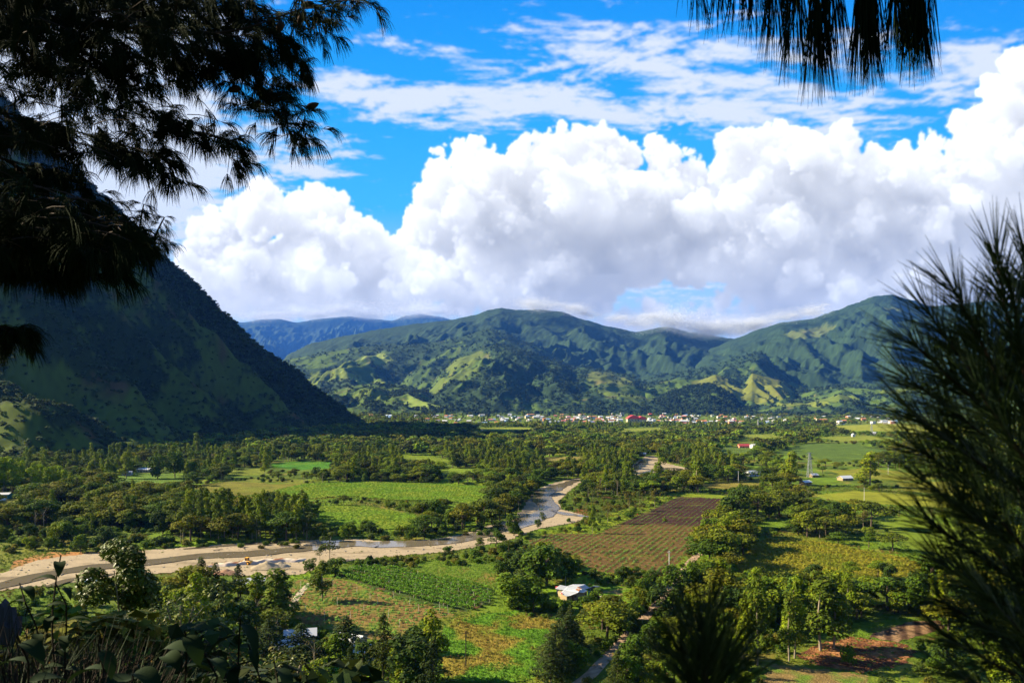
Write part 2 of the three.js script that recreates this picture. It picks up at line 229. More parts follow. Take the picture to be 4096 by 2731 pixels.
sheet('meadow', [[1020, 1440], [1055, 1415], [1195, 1403], [1330, 1420], [1322, 1456], [1264, 1480], [1270, 1568], [1020, 1568], [1010, 1500]], 0.05, 0.9, (x, z) => { const a = fbm(x / 16, z / 16, 3); let c = mix3([0.08, 0.18, 0.012], [0.18, 0.15, 0.022], sstep(-0.12, 0.22, a)); c = mix3(c, [0.21, 0.125, 0.03], 0.5 * sstep(0.15, 0.45, fbm(x / 9 + 8, z / 9, 3))); return tone(c, speck(x, z, 1.4)); }, tuftMat, 'orange and green overgrown meadow below the tin roofed farmhouse', { h: (x, z) => 0.7 * Math.max(0, fbm(x / 7, z / 7, 3) + 0.2) });
const LEFT_GREEN = (x, z) => tone(mix3([0.10, 0.19, 0.012], [0.15, 0.20, 0.016], sstep(-0.2, 0.3, fbm(x / 30, z / 30, 3))), speck(x, z, 2.2));
const bumpy = (x, z) => 0.45 * (n2(x / 2.6, z / 2.6) + 0.7 * n2(x / 1.3, z / 1.3));
sheet('bean_field', [[705, 1172], [722, 1165], [823, 1162], [900, 1174], [960, 1186], [967, 1213], [878, 1218], [760, 1207], [715, 1196]], 0.4, 1.0, LEFT_GREEN, tuftMat, 'rounded bright green field across the river beneath dark trees', { h: bumpy });
sheet('bean_field', [[629, 1128], [700, 1112], [830, 1108], [1000, 1112], [1122, 1118], [1125, 1138], [1080, 1158], [1010, 1150], [900, 1150], [800, 1140], [720, 1146], [640, 1140]], 0.4, 1.5, LEFT_GREEN, tuftMat, 'long green field beyond the rounded one left of the river bend', { h: bumpy });
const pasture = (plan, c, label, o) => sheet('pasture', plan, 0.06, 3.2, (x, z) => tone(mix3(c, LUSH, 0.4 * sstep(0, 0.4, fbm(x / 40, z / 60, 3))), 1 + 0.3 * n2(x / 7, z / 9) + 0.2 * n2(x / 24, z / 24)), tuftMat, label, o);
pasture([[420, 1120], [520, 1106], [640, 1112], [700, 1112], [640, 1130], [560, 1140], [500, 1135]], [0.13, 0.13, 0.02], 'rough yellow green pasture left of the long green field');
pasture([[880, 1047], [960, 1046], [1035, 1056], [1028, 1063], [930, 1057]], [0.12, 0.17, 0.015], 'narrow bright pasture strip in the dark woods left of the river');
pasture([[620, 1065], [700, 1060], [765, 1062], [768, 1076], [690, 1080], [625, 1074]], [0.05, 0.15, 0.012], 'deep green pasture near the foot of the dark mountain');
pasture([[250, 1098], [330, 1088], [410, 1090], [430, 1106], [380, 1114], [260, 1110]], [0.085, 0.15, 0.02], 'small green pasture below the white roof by tall trees');
pasture([[1838, 1296], [1640, 1030], [1690, 1026], [1730, 1034], [1700, 1044], [1655, 1044]].slice(1), [0.075, 0.12, 0.02], 'green pasture in front of the red roofed farm');
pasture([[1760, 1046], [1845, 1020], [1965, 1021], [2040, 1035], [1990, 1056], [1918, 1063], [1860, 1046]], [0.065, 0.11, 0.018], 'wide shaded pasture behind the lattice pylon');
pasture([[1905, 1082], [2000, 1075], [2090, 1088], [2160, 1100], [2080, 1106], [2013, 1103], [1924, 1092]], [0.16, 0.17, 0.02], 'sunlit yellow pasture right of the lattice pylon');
pasture([[1830, 1102], [1880, 1096], [1950, 1100], [1900, 1112], [1840, 1110]], [0.10, 0.17, 0.015], 'small bright pasture at the foot of the pylon');
pasture([[1867, 1139], [1959, 1128], [2061, 1134], [2200, 1150], [2180, 1168], [2050, 1160], [1959, 1154], [1891, 1148]], [0.18, 0.20, 0.018], 'yellow pasture strip right of the umbrella trees');
pasture([[1720, 1196], [1830, 1190], [1800, 1212], [1720, 1216]], [0.10, 0.17, 0.015], 'green clearing behind the golden field');
pasture([[2000, 1185], [2120, 1190], [2250, 1230], [2300, 1290], [2200, 1300], [2090, 1260]], [0.13, 0.19, 0.015], 'bright pasture behind the pine needles at the right');
pasture([[1905, 980], [2045, 972], [2140, 978], [2300, 985], [2200, 996], [1960, 990]], [0.19, 0.21, 0.02], 'far yellow meadow before the right end of town');
pasture([[1090, 984], [1200, 982], [1240, 987], [1160, 992], [1095, 990]], [0.16, 0.19, 0.02], 'thin sunlit field below the middle of town');
pasture([[1240, 1052], [1340, 1048], [1345, 1056], [1250, 1060]], [0.17, 0.15, 0.035], 'pale dry strip in the dark woods left of the far river bend');
pasture([[2060, 1110], [2200, 1105], [2300, 1120], [2200, 1142], [2080, 1128]], [0.17, 0.18, 0.02], 'yellow pasture behind the right pine needles');
pasture([[1700, 1000], [1790, 997], [1800, 1006], [1710, 1009]], [0.14, 0.17, 0.02], 'far green strip behind the red roofed farm');
pasture([[1880, 1005], [1990, 1001], [2060, 1010], [1930, 1015]], [0.15, 0.18, 0.02], 'far green strip behind the wide shaded pasture');
pasture([[1000, 1078], [1090, 1074], [1110, 1084], [1020, 1090]], [0.12, 0.18, 0.015], 'small bright clearing in the woods beyond the long green field');
pasture([[100, 1168], [180, 1164], [190, 1174], [110, 1178]], [0.11, 0.16, 0.015], 'small grassy gap in the left woodland');
pasture([[520, 1082], [600, 1078], [620, 1090], [530, 1096]], [0.13, 0.16, 0.02], 'light green plot below the mountain foot');
pasture([[1420, 985], [1520, 983], [1530, 990], [1430, 993]], [0.14, 0.17, 0.02], 'sunlit strip below the red arched hall');
pasture([[1610, 1112], [1750, 1106], [1760, 1118], [1690, 1124], [1615, 1122]], [0.17, 0.15, 0.03], 'dry yellow clearing past the far end of the ploughed field');
sheet('pasture', [[1850, 1450], [2010, 1425], [2150, 1420], [2150, 1470], [2040, 1470], [1950, 1458], [1880, 1470]], 0.05, 1.0, (x, z) => tone(mix3([0.09, 0.16, 0.012], [0.15, 0.11, 0.03], sstep(0, 0.4, fbm(x / 10, z / 10, 3))), speck(x, z, 1.6)), tuftMat, 'rough green pasture above the burnt brown clearing');
sheet('brown_clearing', [[1830, 1506], [1880, 1480], [1952, 1463], [2079, 1480], [2105, 1497], [2070, 1528], [1973, 1545], [1880, 1530]], 0.06, 0.7, (x, z) => tone(mix3([0.07, 0.028, 0.015], [0.25, 0.12, 0.045], sstep(-0.15, 0.35, fbm(x / 9, z / 9, 4))), speck(x, z, 1)), soilMat, 'reddish brown cleared patch in the lower right woods', { h: (x, z) => 0.25 * n2(x / 2, z / 2) });
sheet('ploughed_patch', [[1990, 1462], [2090, 1428], [2160, 1426], [2170, 1444], [2060, 1476]], 0.09, 0.6, (x, z) => tone(mix3([0.19, 0.12, 0.06], [0.06, 0.035, 0.02], sstep(-0.2, 0.2, Math.sin((x * 0.9 + z * 0.44) * 1.6))), speck(x, z, 1.2)), soilMat, 'small brown furrowed patch beside the burnt clearing', { open: true });
sheet('vine_plot', [[1750, 1568], [1770, 1526], [1880, 1534], [1990, 1552], [2000, 1580], [1900, 1590]], 0.05, 0.8, (x, z) => tone(mix3([0.14, 0.10, 0.035], [0.07, 0.12, 0.015], sstep(-0.1, 0.3, fbm(x / 6, z / 6, 3))), speck(x, z, 1.2)), soilMat, 'small plot of trained vines at the bottom right');
sheet('golden_field', goldPlan, 0.06, 1.1, (x, z) => tone(mix3([0.19, 0.18, 0.016], [0.14, 0.18, 0.012], sstep(0.05, 0.4, fbm(x / 24, z / 24, 3))), speck(x, z, 1.5)), tuftMat, 'golden yellow crop field between the tree rows on the right');
sheet('lawn', [[700, 1520], [760, 1512], [850, 1520], [860, 1545], [760, 1550]], 0.05, 1, (x, z) => tone([0.085, 0.24, 0.012], speck(x, z, 3)), tuftMat, 'bright green lawn between dark conifers at the bottom', { open: true });
sheet('red_bank', [[30, 1290], [110, 1270], [230, 1268], [270, 1276], [150, 1284], [60, 1310], [20, 1330]], 0.12, 1.0, (x, z) => tone(mix3([0.26, 0.13, 0.045], [0.16, 0.13, 0.03], sstep(0, 0.4, fbm(x / 10, z / 10, 3))), speck(x, z, 1.4)), soilMat, 'orange earth bank along the far left of the river', { open: true });
sheet('farmyard', [[1345, 1350], [1400, 1346], [1440, 1352], [1425, 1375], [1370, 1378]], 0.07, 0.8, (x, z) => tone(mix3([0.10, 0.19, 0.015], [0.2, 0.16, 0.06], sstep(0.1, 0.4, n2(x / 5, z / 5))), speck(x, z, 1.3)), tuftMat, 'grassy yard beside the tin roofed farmhouse');
sheet('yard', [[-20, 1140], [30, 1139], [60, 1146], [30, 1156], [-20, 1160]], 0.05, 1.5, (x, z) => tone([0.17, 0.18, 0.03], speck(x, z, 3)), tuftMat, 'yellow yard before the blue house at the far left');

// the dirt road and the lane by the plant field
function strip(name, plan, width, lift, color, mat, label) {
  const pts = new THREE.CatmullRomCurve3(plan.map(([x, y]) => { const g = ground(x, y); return new THREE.Vector3(g[0], 0, g[2]); })).getSpacedPoints(plan.length * 24), P = [], Q = [], I = [], U = [], m = 6;
  pts.forEach((p, i) => { const q = pts[Math.min(i + 1, pts.length - 1)], o = pts[Math.max(i - 1, 0)], t = q.clone().sub(o).normalize(); for (let j = 0; j <= m; j++) { const w = (j / m - 0.5) * width * (1 + 0.18 * n2(i * 0.21, j > m / 2 ? 3 : 9)), x = p.x - t.z * w, z = p.z + t.x * w; P.push(x, lift, z); Q.push(...color(x, z, j / m)); U.push(x / 5, z / 5); if (i && j < m) { const a = (i - 1) * (m + 1) + j, b = i * (m + 1) + j; I.push(a, b, b + 1, a, b + 1, a + 1); } } });
  return struct(name, geoOf(P, I, Q, U, true), mat, label);
}
const roadPlan = [[1290, 1600], [1345, 1560], [1395, 1510], [1430, 1472], [1468, 1432], [1503, 1395], [1545, 1338], [1580, 1297], [1607, 1270], [1640, 1228], [1672, 1175], [1690, 1140]];
strip('dirt_road', roadPlan, 3.3, 0.10, (x, z, v) => tone(mix3([0.29, 0.20, 0.13], [0.30, 0.2, 0.12], sstep(0.1, 0.5, n2(x / 3, z / 3) + 2.2 * Math.abs(v - 0.5) - 0.6)), speck(x, z, 1.2)), soilMat, 'pale dirt road running past the ploughed field through the trees');
strip('field_lane', [[655, 1425], [672, 1390], [690, 1362], [712, 1340]], 2.2, 0.10, (x, z) => tone([0.34, 0.28, 0.2], speck(x, z, 1.5)), soilMat, 'narrow grey lane along the left edge of the plant field');

// the river: sand bed and channels of water
const bed = [[-60, 1330], [20, 1312], [70, 1292], [130, 1281], [200, 1274], [360, 1263], [520, 1251], [700, 1242], [820, 1240], [900, 1246], [1000, 1239], [1060, 1228], [1130, 1207], [1180, 1190], [1203, 1168], [1213, 1145], [1235, 1125], [1272, 1110], [1310, 1102], [1340, 1098], [1334, 1110], [1306, 1130], [1286, 1152], [1288, 1170], [1330, 1182], [1350, 1190], [1322, 1201], [1235, 1216], [1165, 1243], [1090, 1258], [1010, 1270], [900, 1278], [820, 1288], [740, 1296], [712, 1312], [690, 1322], [560, 1325], [480, 1316], [360, 1318], [250, 1329], [180, 1336], [100, 1346], [0, 1357], [-60, 1366]];
const drySand = (x, z) => tone(mix3(mix3(SAND, WET, sstep(0.0, 0.5, fbm(x / 20, z / 7, 3))), [0.16, 0.15, 0.05], 0.7 * sstep(0.38, 0.6, fbm(x / 6 + 3, z / 4, 3))), 1 + 0.16 * n2(x / 1.7, z / 1.7));
sheet('sand_bed', bed, 0.14, 1.5, drySand, sandMat, 'pale sandy bed of the winding river', { h: (x, z) => 0.22 * (fbm(x / 12, z / 6, 3) + 0.3) });
const bed2 = [[1437, 1082], [1460, 1064], [1482, 1050], [1500, 1047], [1515, 1056], [1535, 1066], [1588, 1078], [1575, 1086], [1530, 1080], [1490, 1088], [1450, 1094]];
sheet('sand_bed', bed2, 0.14, 1.8, drySand, sandMat, 'distant pale sand bend of the river between trees');
const rippleBump = grainTexture(256, (u, v) => 0.5 + 0.25 * n2(u * 24, v * 24) + 0.2 * n2(u * 60, v * 60));
const waterMat = new THREE.MeshPhysicalMaterial({ color: C(0.105, 0.086, 0.056), roughness: 0.07, ior: 1.33, bumpMap: rippleBump, bumpScale: 0.012 });
function channel(plan, width, label) {
  const pts = new THREE.CatmullRomCurve3(plan.map(([x, y]) => { const g = ground(x, y); return new THREE.Vector3(g[0], 0, g[2]); })).getSpacedPoints(plan.length * 14), P = [], I = [], U = [], m = 4;
  pts.forEach((p, i) => { const t = pts[Math.min(i + 1, pts.length - 1)].clone().sub(pts[Math.max(i - 1, 0)]).normalize(), e = i / (pts.length - 1), w0 = curveAt(width, e); for (let j = 0; j <= m; j++) { const s = j / m - 0.5, w = s * w0 * (1 + 0.35 * n2(i * 0.13, s > 0 ? 1.5 : 7.5)), x = p.x - t.z * w, z = p.z + t.x * w; P.push(x, 0.42, z); U.push(x / 9, z / 9); if (i && j < m) { const a = (i - 1) * (m + 1) + j, b = i * (m + 1) + j; I.push(a, b, b + 1, a, b + 1, a + 1); } } });
  return struct('river', geoOf(P, I, null, U, true), waterMat, label);
}
channel([[1325, 1104], [1275, 1122], [1240, 1136], [1248, 1152], [1262, 1168], [1252, 1180], [1215, 1196], [1165, 1212], [1110, 1228], [1040, 1243], [960, 1250], [880, 1252], [800, 1252], [740, 1257], [660, 1266], [580, 1273], [490, 1278], [420, 1284], [350, 1293], [260, 1301], [180, 1310], [110, 1322], [40, 1338], [-70, 1362]], [[0, 8], [0.12, 14], [0.2, 19], [0.3, 13], [0.45, 14], [0.6, 14], [0.75, 13], [1, 11]], 'grey brown main channel of the shallow river');
channel([[830, 1245], [760, 1246], [680, 1247], [600, 1249], [530, 1254], [470, 1259], [420, 1263]], [[0, 2], [0.2, 5], [0.7, 6], [1, 1.5]], 'brown side channel along the far river bank');
channel([[1350, 1189], [1320, 1185], [1292, 1181], [1268, 1174]], [[0, 3], [0.4, 8], [1, 4]], 'brown pool at the end of the sand spit');
channel([[260, 1320], [215, 1329], [160, 1335], [110, 1350]], [[0, 2], [0.5, 5], [1, 4]], 'dark shallow pool at the near edge of the sand');
channel([[1450, 1086], [1470, 1070], [1490, 1056], [1510, 1058]], [[0, 5], [0.5, 12], [1, 5]], 'far shining stretch of river beyond the bend');
channel([[1575, 1081], [1540, 1076], [1505, 1082], [1465, 1090]], [[0, 4], [0.5, 9], [1, 6]], 'far grey stretch of river below tall trees');
const roadPoly = roadPlan.map(([x, y]) => [x - 9, y]).concat(roadPlan.slice().reverse().map(([x, y]) => [x + 10, y]));

// ---------------------------------------------------------------- mountains and hills, each a sheet of its own
const hillMat = vcMat(0.95), hillSpots = [];               // where the woods of the hills stand
const HW = [0.017, 0.033, 0.012], HG = [0.044, 0.072, 0.012], HY = [0.088, 0.098, 0.014], HB = [0.12, 0.085, 0.045];
function ridge(name, label, crest, D, width, o = {}) {
  const px0 = crest[0][0], px1 = crest.at(-1)[0], step = o.step ?? 3, nc = Math.ceil((px1 - px0) / step) + 1, nr = o.rows ?? 110, back = Math.round(nr * 0.16), rows = nr + back;
  const P = new Float32Array(nc * rows * 3), Q = new Float32Array(nc * rows * 3), sp = o.spur ?? 700, seed = o.seed ?? 0, amp = o.amp ?? 0.28, spots = o.patches ?? [];
  for (let i = 0; i < nc; i++) {
    const px = px0 + (px1 - px0) * i / (nc - 1), t = (px - 1176) * K, hc = EYE + (930 - curveAt(crest, px)) * K * D;
    for (let j = 0; j < rows; j++) {
      const v = j / (nr - 1), d = D - width + width * v, x = t * d, z = -d, y0 = gy(d) - 2;
      let h;
      if (v <= 1) {
        const wx = x + sp * 0.35 * n2(x / sp * 0.7 + seed, d / sp * 0.6), f1 = ridged(wx / sp + seed, d / (sp * 2.6) + seed * 3), f2 = ridged(wx / (sp * 0.36) + seed + 9, d / (sp * 0.8)), f3 = ridged(wx / (sp * 0.13) + seed + 2, d / (sp * 0.34) + f2 * 0.2);
        const env = Math.sin(Math.PI * Math.pow(v, 0.85)), prof = Math.pow(v, o.pow ?? 1.25);
        h = (hc - y0) * (prof + env * amp * (0.62 * (f1 - 0.25) + 0.32 * (f2 - 0.2) + 0.06 * f3) + env * amp * 0.35 * fbm(x / 170 + seed, d / 170, 3));
      } else h = (hc - y0) * (1 - (v - 1) * 1.4);
      const k = (j * nc + i) * 3;
      const bare = fbm(x / (o.patchSize ?? 420) + seed * 5, d / (o.patchSize ?? 420), 4) + 0.25 * n2(x / 60, d / 60);
      let g = sstep(o.bareFrom ?? 0.25, (o.bareFrom ?? 0.25) + 0.12, bare), col = HG;
      for (const [cx, cy, rx, ry, c] of spots) { const q = ((px - cx) / rx) ** 2 + ((v - cy) / ry) ** 2 + 0.9 * fbm(x / 90, d / 90, 3); if (q < 1) { const w = sstep(1, 0.8, q); if (c) { col = mix3(col, c, w); g = Math.max(g, w); } else g *= 1 - w; } }
      const rough = (1 - g) * (o.canopy ?? 7) * (0.5 + 0.5 * n2(x / 15, d / 15) + 0.5 * n2(x / 31 + 4, d / 31));
      P[k] = x; P[k + 1] = y0 + Math.max(0, h) + (v > 0.02 ? rough * sstep(0.02, 0.1, v) : 0); P[k + 2] = z;
      const c = tone(mix3(tone(HW, 1 + 0.35 * n2(x / 22, d / 22) + 0.4 * fbm(x / 200, d / 200 + 4, 2)), mix3(col, HB, 0.55 * sstep(0.2, 0.5, fbm(x / 120 + 7, d / 120, 3))), g), 1 + 0.22 * n2(x / 40, d / 40));
      Q[k] = c[0]; Q[k + 1] = c[1]; Q[k + 2] = c[2];
      if (o.trees && v > 0.01 && v <= 1.02) { const q = hash(i * 7 + j * 13, j + i * 3); if (q < o.trees * mix(1, 0.14, g)) hillSpots.push([x + (hash(i, j) - 0.5) * 14, P[k + 1] - 1, z + (hash(j, i) - 0.5) * 14, D]); }
    }
  }
  return struct(name, geoOf(P, gridIndex(nc, rows), Q, null, true), hillMat, label);
}
ridge('mountain', 'hazy blue far range under cloud at the left', [[430, 740], [560, 742], [600, 735], [640, 734], [680, 742], [740, 733], [800, 728], [860, 734], [900, 738], [930, 727], [962, 722], [1005, 728], [1060, 742], [1150, 760]], 23000, 7500, { seed: 1.7, spur: 1900, rows: 90, step: 3.2, amp: 0.34, bareFrom: 0.9, canopy: 10 });
ridge('mountain', 'broad dark central mountain with its top in cloud', [[560, 900], [640, 838], [668, 812], [720, 789], [800, 772], [880, 757], [960, 745], [1020, 739], [1090, 726], [1122, 714], [1152, 709], [1185, 714], [1240, 713], [1290, 718], [1340, 736], [1400, 752], [1460, 764], [1530, 752], [1590, 765], [1680, 779], [1740, 800], [1850, 850]], 9000, 3600, { seed: 3.1, spur: 900, rows: 120, amp: 0.24, bareFrom: 0.42, canopy: 9 });
ridge('mountain', 'high rounded mountain on the right behind pine needles', [[1560, 850], [1640, 800], [1690, 779], [1750, 756], [1800, 742], [1860, 735], [1925, 714], [1960, 700], [2010, 682], [2048, 679], [2090, 690], [2140, 706], [2200, 700], [2260, 694], [2360, 698], [2460, 720], [2600, 740]], 8000, 3400, { seed: 5.3, spur: 850, rows: 120, amp: 0.24, bareFrom: 0.44, canopy: 9, patches: [[1860, 0.72, 60, 0.10, [0.055, 0.07, 0.02]], [2060, 0.8, 40, 0.06, [0.055, 0.07, 0.02]]] });
ridge('hill', 'long wooded ridge left of the front hill', [[590, 880], [640, 848], [672, 825], [760, 808], [844, 797], [920, 794], [987, 790], [1050, 778], [1120, 757], [1160, 768], [1209, 787], [1321, 838], [1420, 876], [1500, 900]], 6700, 2300, { seed: 7.9, spur: 620, rows: 110, amp: 0.27, bareFrom: 0.08, trees: 0.10, patches: [[740, 0.55, 75, 0.14, [0.068, 0.092, 0.014]], [830, 0.42, 60, 0.10, [0.12, 0.15, 0.03]], [860, 0.75, 40, 0.10, [0.12, 0.15, 0.03]]] });
ridge('hill', 'wooded spur below the right mountain', [[1400, 905], [1519, 865], [1580, 852], [1639, 841], [1690, 822], [1742, 811], [1790, 832], [1844, 848], [1896, 872], [1960, 850], [2020, 842], [2090, 850], [2200, 840], [2360, 846], [2500, 860]], 5900, 1700, { seed: 9.2, spur: 520, rows: 90, amp: 0.32, bareFrom: 0.3, trees: 0.10 });
ridge('hill', 'green front hill with grassy left shoulder behind the town', [[860, 925], [930, 905], [987, 882], [1019, 845], [1060, 818], [1114, 799], [1140, 794], [1162, 795], [1209, 808], [1260, 826], [1321, 848], [1342, 845], [1390, 852], [1434, 862], [1496, 884], [1550, 905], [1600, 925]], 5300, 1750, { seed: 12.4, spur: 470, rows: 110, amp: 0.30, bareFrom: 0.08, trees: 0.11, patches: [[1075, 0.82, 55, 0.16, [0.064, 0.085, 0.014]], [1040, 0.55, 60, 0.12, [0.06, 0.084, 0.014]], [1400, 0.7, 60, 0.22, [0.068, 0.084, 0.015]], [1430, 0.35, 70, 0.16, [0.06, 0.084, 0.014]], [1200, 0.6, 75, 0.3, null], [1290, 0.4, 60, 0.2, null]] });
ridge('hill', 'low yellow grass hills below the right mountain', [[1440, 905], [1496, 882], [1560, 872], [1605, 874], [1643, 862], [1680, 873], [1707, 884], [1728, 858], [1757, 866], [1786, 873], [1830, 895], [1900, 915]], 4850, 900, { seed: 14.8, spur: 260, rows: 70, amp: 0.34, bareFrom: -0.3, trees: 0.06, step: 2.4, patches: [[1650, 0.75, 70, 0.4, HY], [1760, 0.75, 60, 0.5, HY], [1700, 0.5, 90, 0.2, HY], [1690, 0.9, 20, 0.2, null]] });
ridge('hill', 'dark wooded knoll just behind the town', [[1440, 955], [1482, 940], [1509, 917], [1553, 897], [1600, 887], [1639, 886], [1673, 904], [1700, 930], [1740, 948]], 4300, 640, { seed: 16.1, spur: 240, rows: 60, amp: 0.3, bareFrom: 0.25, trees: 0.3, step: 2.4, canopy: 6 });
ridge('hill', 'rolling foothills with pastures left of the town', [[560, 930], [700, 905], [780, 890], [860, 882], [930, 890], [1000, 905], [1075, 908], [1150, 918], [1210, 925], [1290, 915], [1370, 925], [1450, 935], [1540, 945]], 4700, 1250, { seed: 18.7, spur: 330, rows: 90, amp: 0.42, bareFrom: -0.12, trees: 0.16, patchSize: 240, step: 2.6, patches: [[1090, 0.6, 70, 0.2, [0.064, 0.085, 0.014]], [980, 0.35, 60, 0.14, [0.12, 0.16, 0.03]], [1010, 0.75, 110, 0.10, null], [860, 0.5, 70, 0.1, [0.064, 0.088, 0.014]]] });
ridge('hill', 'rolling foothills with pastures right of the town', [[1640, 945], [1740, 925], [1800, 908], [1880, 892], [1960, 885], [2040, 890], [2130, 880], [2250, 890], [2400, 880], [2520, 890]], 4900, 1500, { seed: 21.3, spur: 330, rows: 90, amp: 0.42, bareFrom: -0.1, trees: 0.14, patchSize: 240, step: 2.8, patches: [[1840, 0.32, 70, 0.12, [0.095, 0.115, 0.014]], [1930, 0.4, 60, 0.1, [0.072, 0.096, 0.014]], [2080, 0.6, 60, 0.08, [0.072, 0.096, 0.014]]] });

// the steep mountain on the left: spurs that run down to the valley
const mountSpots = [];
{
  const spurs = [[560, 0.8], [720, 0.75], [870, 0.95], [1090, 0.8], [1390, 0.95], [1735, 1.0], [2010, 1.12], [2300, 0.9]];
  const prof = (u) => u < 0 ? 0 : u < 1000 ? 0.93 * u : 930 + 0.6 * (u - 1000);
  const height = (x, d) => {
    const w = d + 38 * n2(x / 190, d / 260) + (x + 450) * 0.10;
    let crest = -1, near = 1e9; for (const [s, a] of spurs) { const q = Math.abs(w - s); if (q < near) { near = q; crest = a; } }
    const u = -x - 470 + 40 * n2(d / 210, 3.3), top = prof(u - 12) + 15 * sstep(20, 90, u) * n2(u / 62 + d / 400, crest * 9 + Math.round(w / 330));
    const gully = Math.min(near * 1.15, 185) * sstep(-20, 190, u) * (0.9 + 0.3 * n2(x / 120, d / 120));
    const end = sstep(0, 1, (d - (640 + Math.max(0, -x - 450) * 0.72)) / 220), fall = 1 - sstep(2010, 2900, d + 0.12 * (x + 450));
    return Math.max(-3, (top - gully + (crest - 1) * 0.1 * top + 10 * fbm(x / 70, d / 70, 3)) * Math.min(end, 1) * (0.25 + 0.75 * fall) - 2);
  };
  const nx = 330, nz = 420, P = new Float32Array(nx * nz * 3), Q = new Float32Array(nx * nz * 3);
  for (let j = 0; j < nz; j++) for (let i = 0; i < nx; i++) {
    const x = -395 - 1500 * Math.pow(i / (nx - 1), 1.25), d = 560 + 2300 * Math.pow(j / (nz - 1), 1.1), k = (j * nx + i) * 3;
    const w = d + 38 * n2(x / 190, d / 260) + (x + 450) * 0.10, forest = sstep(1890, 1960, w + 25 * n2(x / 60, d / 60)), open = fbm(x / 190 + 3, d / 110, 4) + 0.16 * n2(x / 30, d / 30) + 0.14 * n2(x / 110, d / 11) + 0.12 * n2(x / 9, d / 9);
    const g = sstep(-0.14, -0.02, open) * (1 - forest), y = height(x, d) + (1 - g) * 4 * (0.5 + n2(x / 11, d / 11)) + 1.2 * n2(x / 5, d / 5);
    P[k] = x; P[k + 1] = y; P[k + 2] = -d;
    let c = mix3([0.018, 0.026, 0.005], mix3([0.046, 0.064, 0.007], [0.056, 0.036, 0.014], sstep(0.1, 0.35, fbm(x / 80 + 9, d / 110, 3))), g);
    c = mix3(c, [0.060, 0.036, 0.020], 0.8 * sstep(0.34, 0.46, fbm(x / 95 + 31, d / 95 + 4, 3)) * (1 - forest));
    c = tone(c, 1 + 0.3 * n2(x / 9, d / 9) + 0.2 * n2(x / 33, d / 33)); Q[k] = c[0]; Q[k + 1] = c[1]; Q[k + 2] = c[2];
    if (y > 4 && hash(i * 5 + 1, j * 3 + 2) < mix(0.6, 0.13, g)) mountSpots.push([x + (hash(j, i) - 0.5) * 6, y - 0.6, -d + (hash(i, j + 9) - 0.5) * 6, forest]);
  }
  struct('mountain', geoOf(P, gridIndex(nx, nz), Q, null, true), hillMat, 'steep shaded mountain on the left with spurs running down');
}


{ // cloud lying on the summits: droplets drawn as very fine drifting flakes
  const r = rngOf(23), n = 5000, P = new Float32Array(n * 9), g = () => (r() + r() + r() - 1.5) / 1.5; for (let i = 0; i < n; i++) { const x = g(), y = g(), z = g(), s = 0.011 * (0.6 + r()); for (let q = 0; q < 3; q++) { P[i * 9 + q * 3] = x + (r() - 0.5) * 2 * s; P[i * 9 + q * 3 + 1] = y + (r() - 0.5) * 3 * s; P[i * 9 + q * 3 + 2] = z + (r() - 0.5) * 2 * s; } }
  const geo = geoOf(P), list = []; const along = (pts, D, n, w, h, up) => { for (let i = 0; i < n; i++) { const t = r() * (pts.length - 1), k = Math.floor(t), f = t - k, px = mix(pts[k][0], pts[k + 1][0], f), py = mix(pts[k][1], pts[k + 1][1], f) - up * (r() - 0.25), s = 0.3 + 1.3 * r() ** 2; list.push([at(px, py - up * 0.5 * n2(px / 23, D), D - 150 - 300 * r()), w * s, h * s * (0.5 + 0.9 * r())]); } };
  along([[575, 728], [640, 722], [720, 728], [790, 716], [880, 726], [1010, 716]], 22800, 50, 620, 222, 12);
  along([[1200, 704], [1290, 708], [1350, 726], [1470, 746]], 8900, 36, 220, 70, 14);
  along([[1440, 748], [1530, 740], [1600, 750], [1690, 766], [1760, 744]], 8800, 80, 240, 110, 24);
  along([[1740, 745], [1820, 726], [1900, 710]], 7900, 20, 200, 60, 14);
  const m = new THREE.InstancedMesh(geo, new THREE.MeshPhysicalMaterial({ color: C(0.62, 0.64, 0.68), roughness: 1, specularIntensity: 0, transmission: 0.5, thickness: 0, side: THREE.DoubleSide }), list.length), M = new THREE.Matrix4(); m.name = 'low_cloud'; list.forEach(([p, w, h], i) => m.setMatrixAt(i, M.compose(p, new THREE.Quaternion().setFromAxisAngle(new THREE.Vector3(0, 1, 0), r() * 6.3), new THREE.Vector3(w, h, w)))); scene.add(m); tag(m, 'thin white cloud lying on the mountain summits', 'cloud', null, 'stuff');
}

// ---------------------------------------------------------------- trees
const leafMat = (r, g, b, t = 0.35) => new THREE.MeshPhysicalMaterial({ color: C(r, g, b), vertexColors: true, roughness: 0.85, transmission: t, thickness: 0, side: THREE.DoubleSide, specularIntensity: 0.12 });
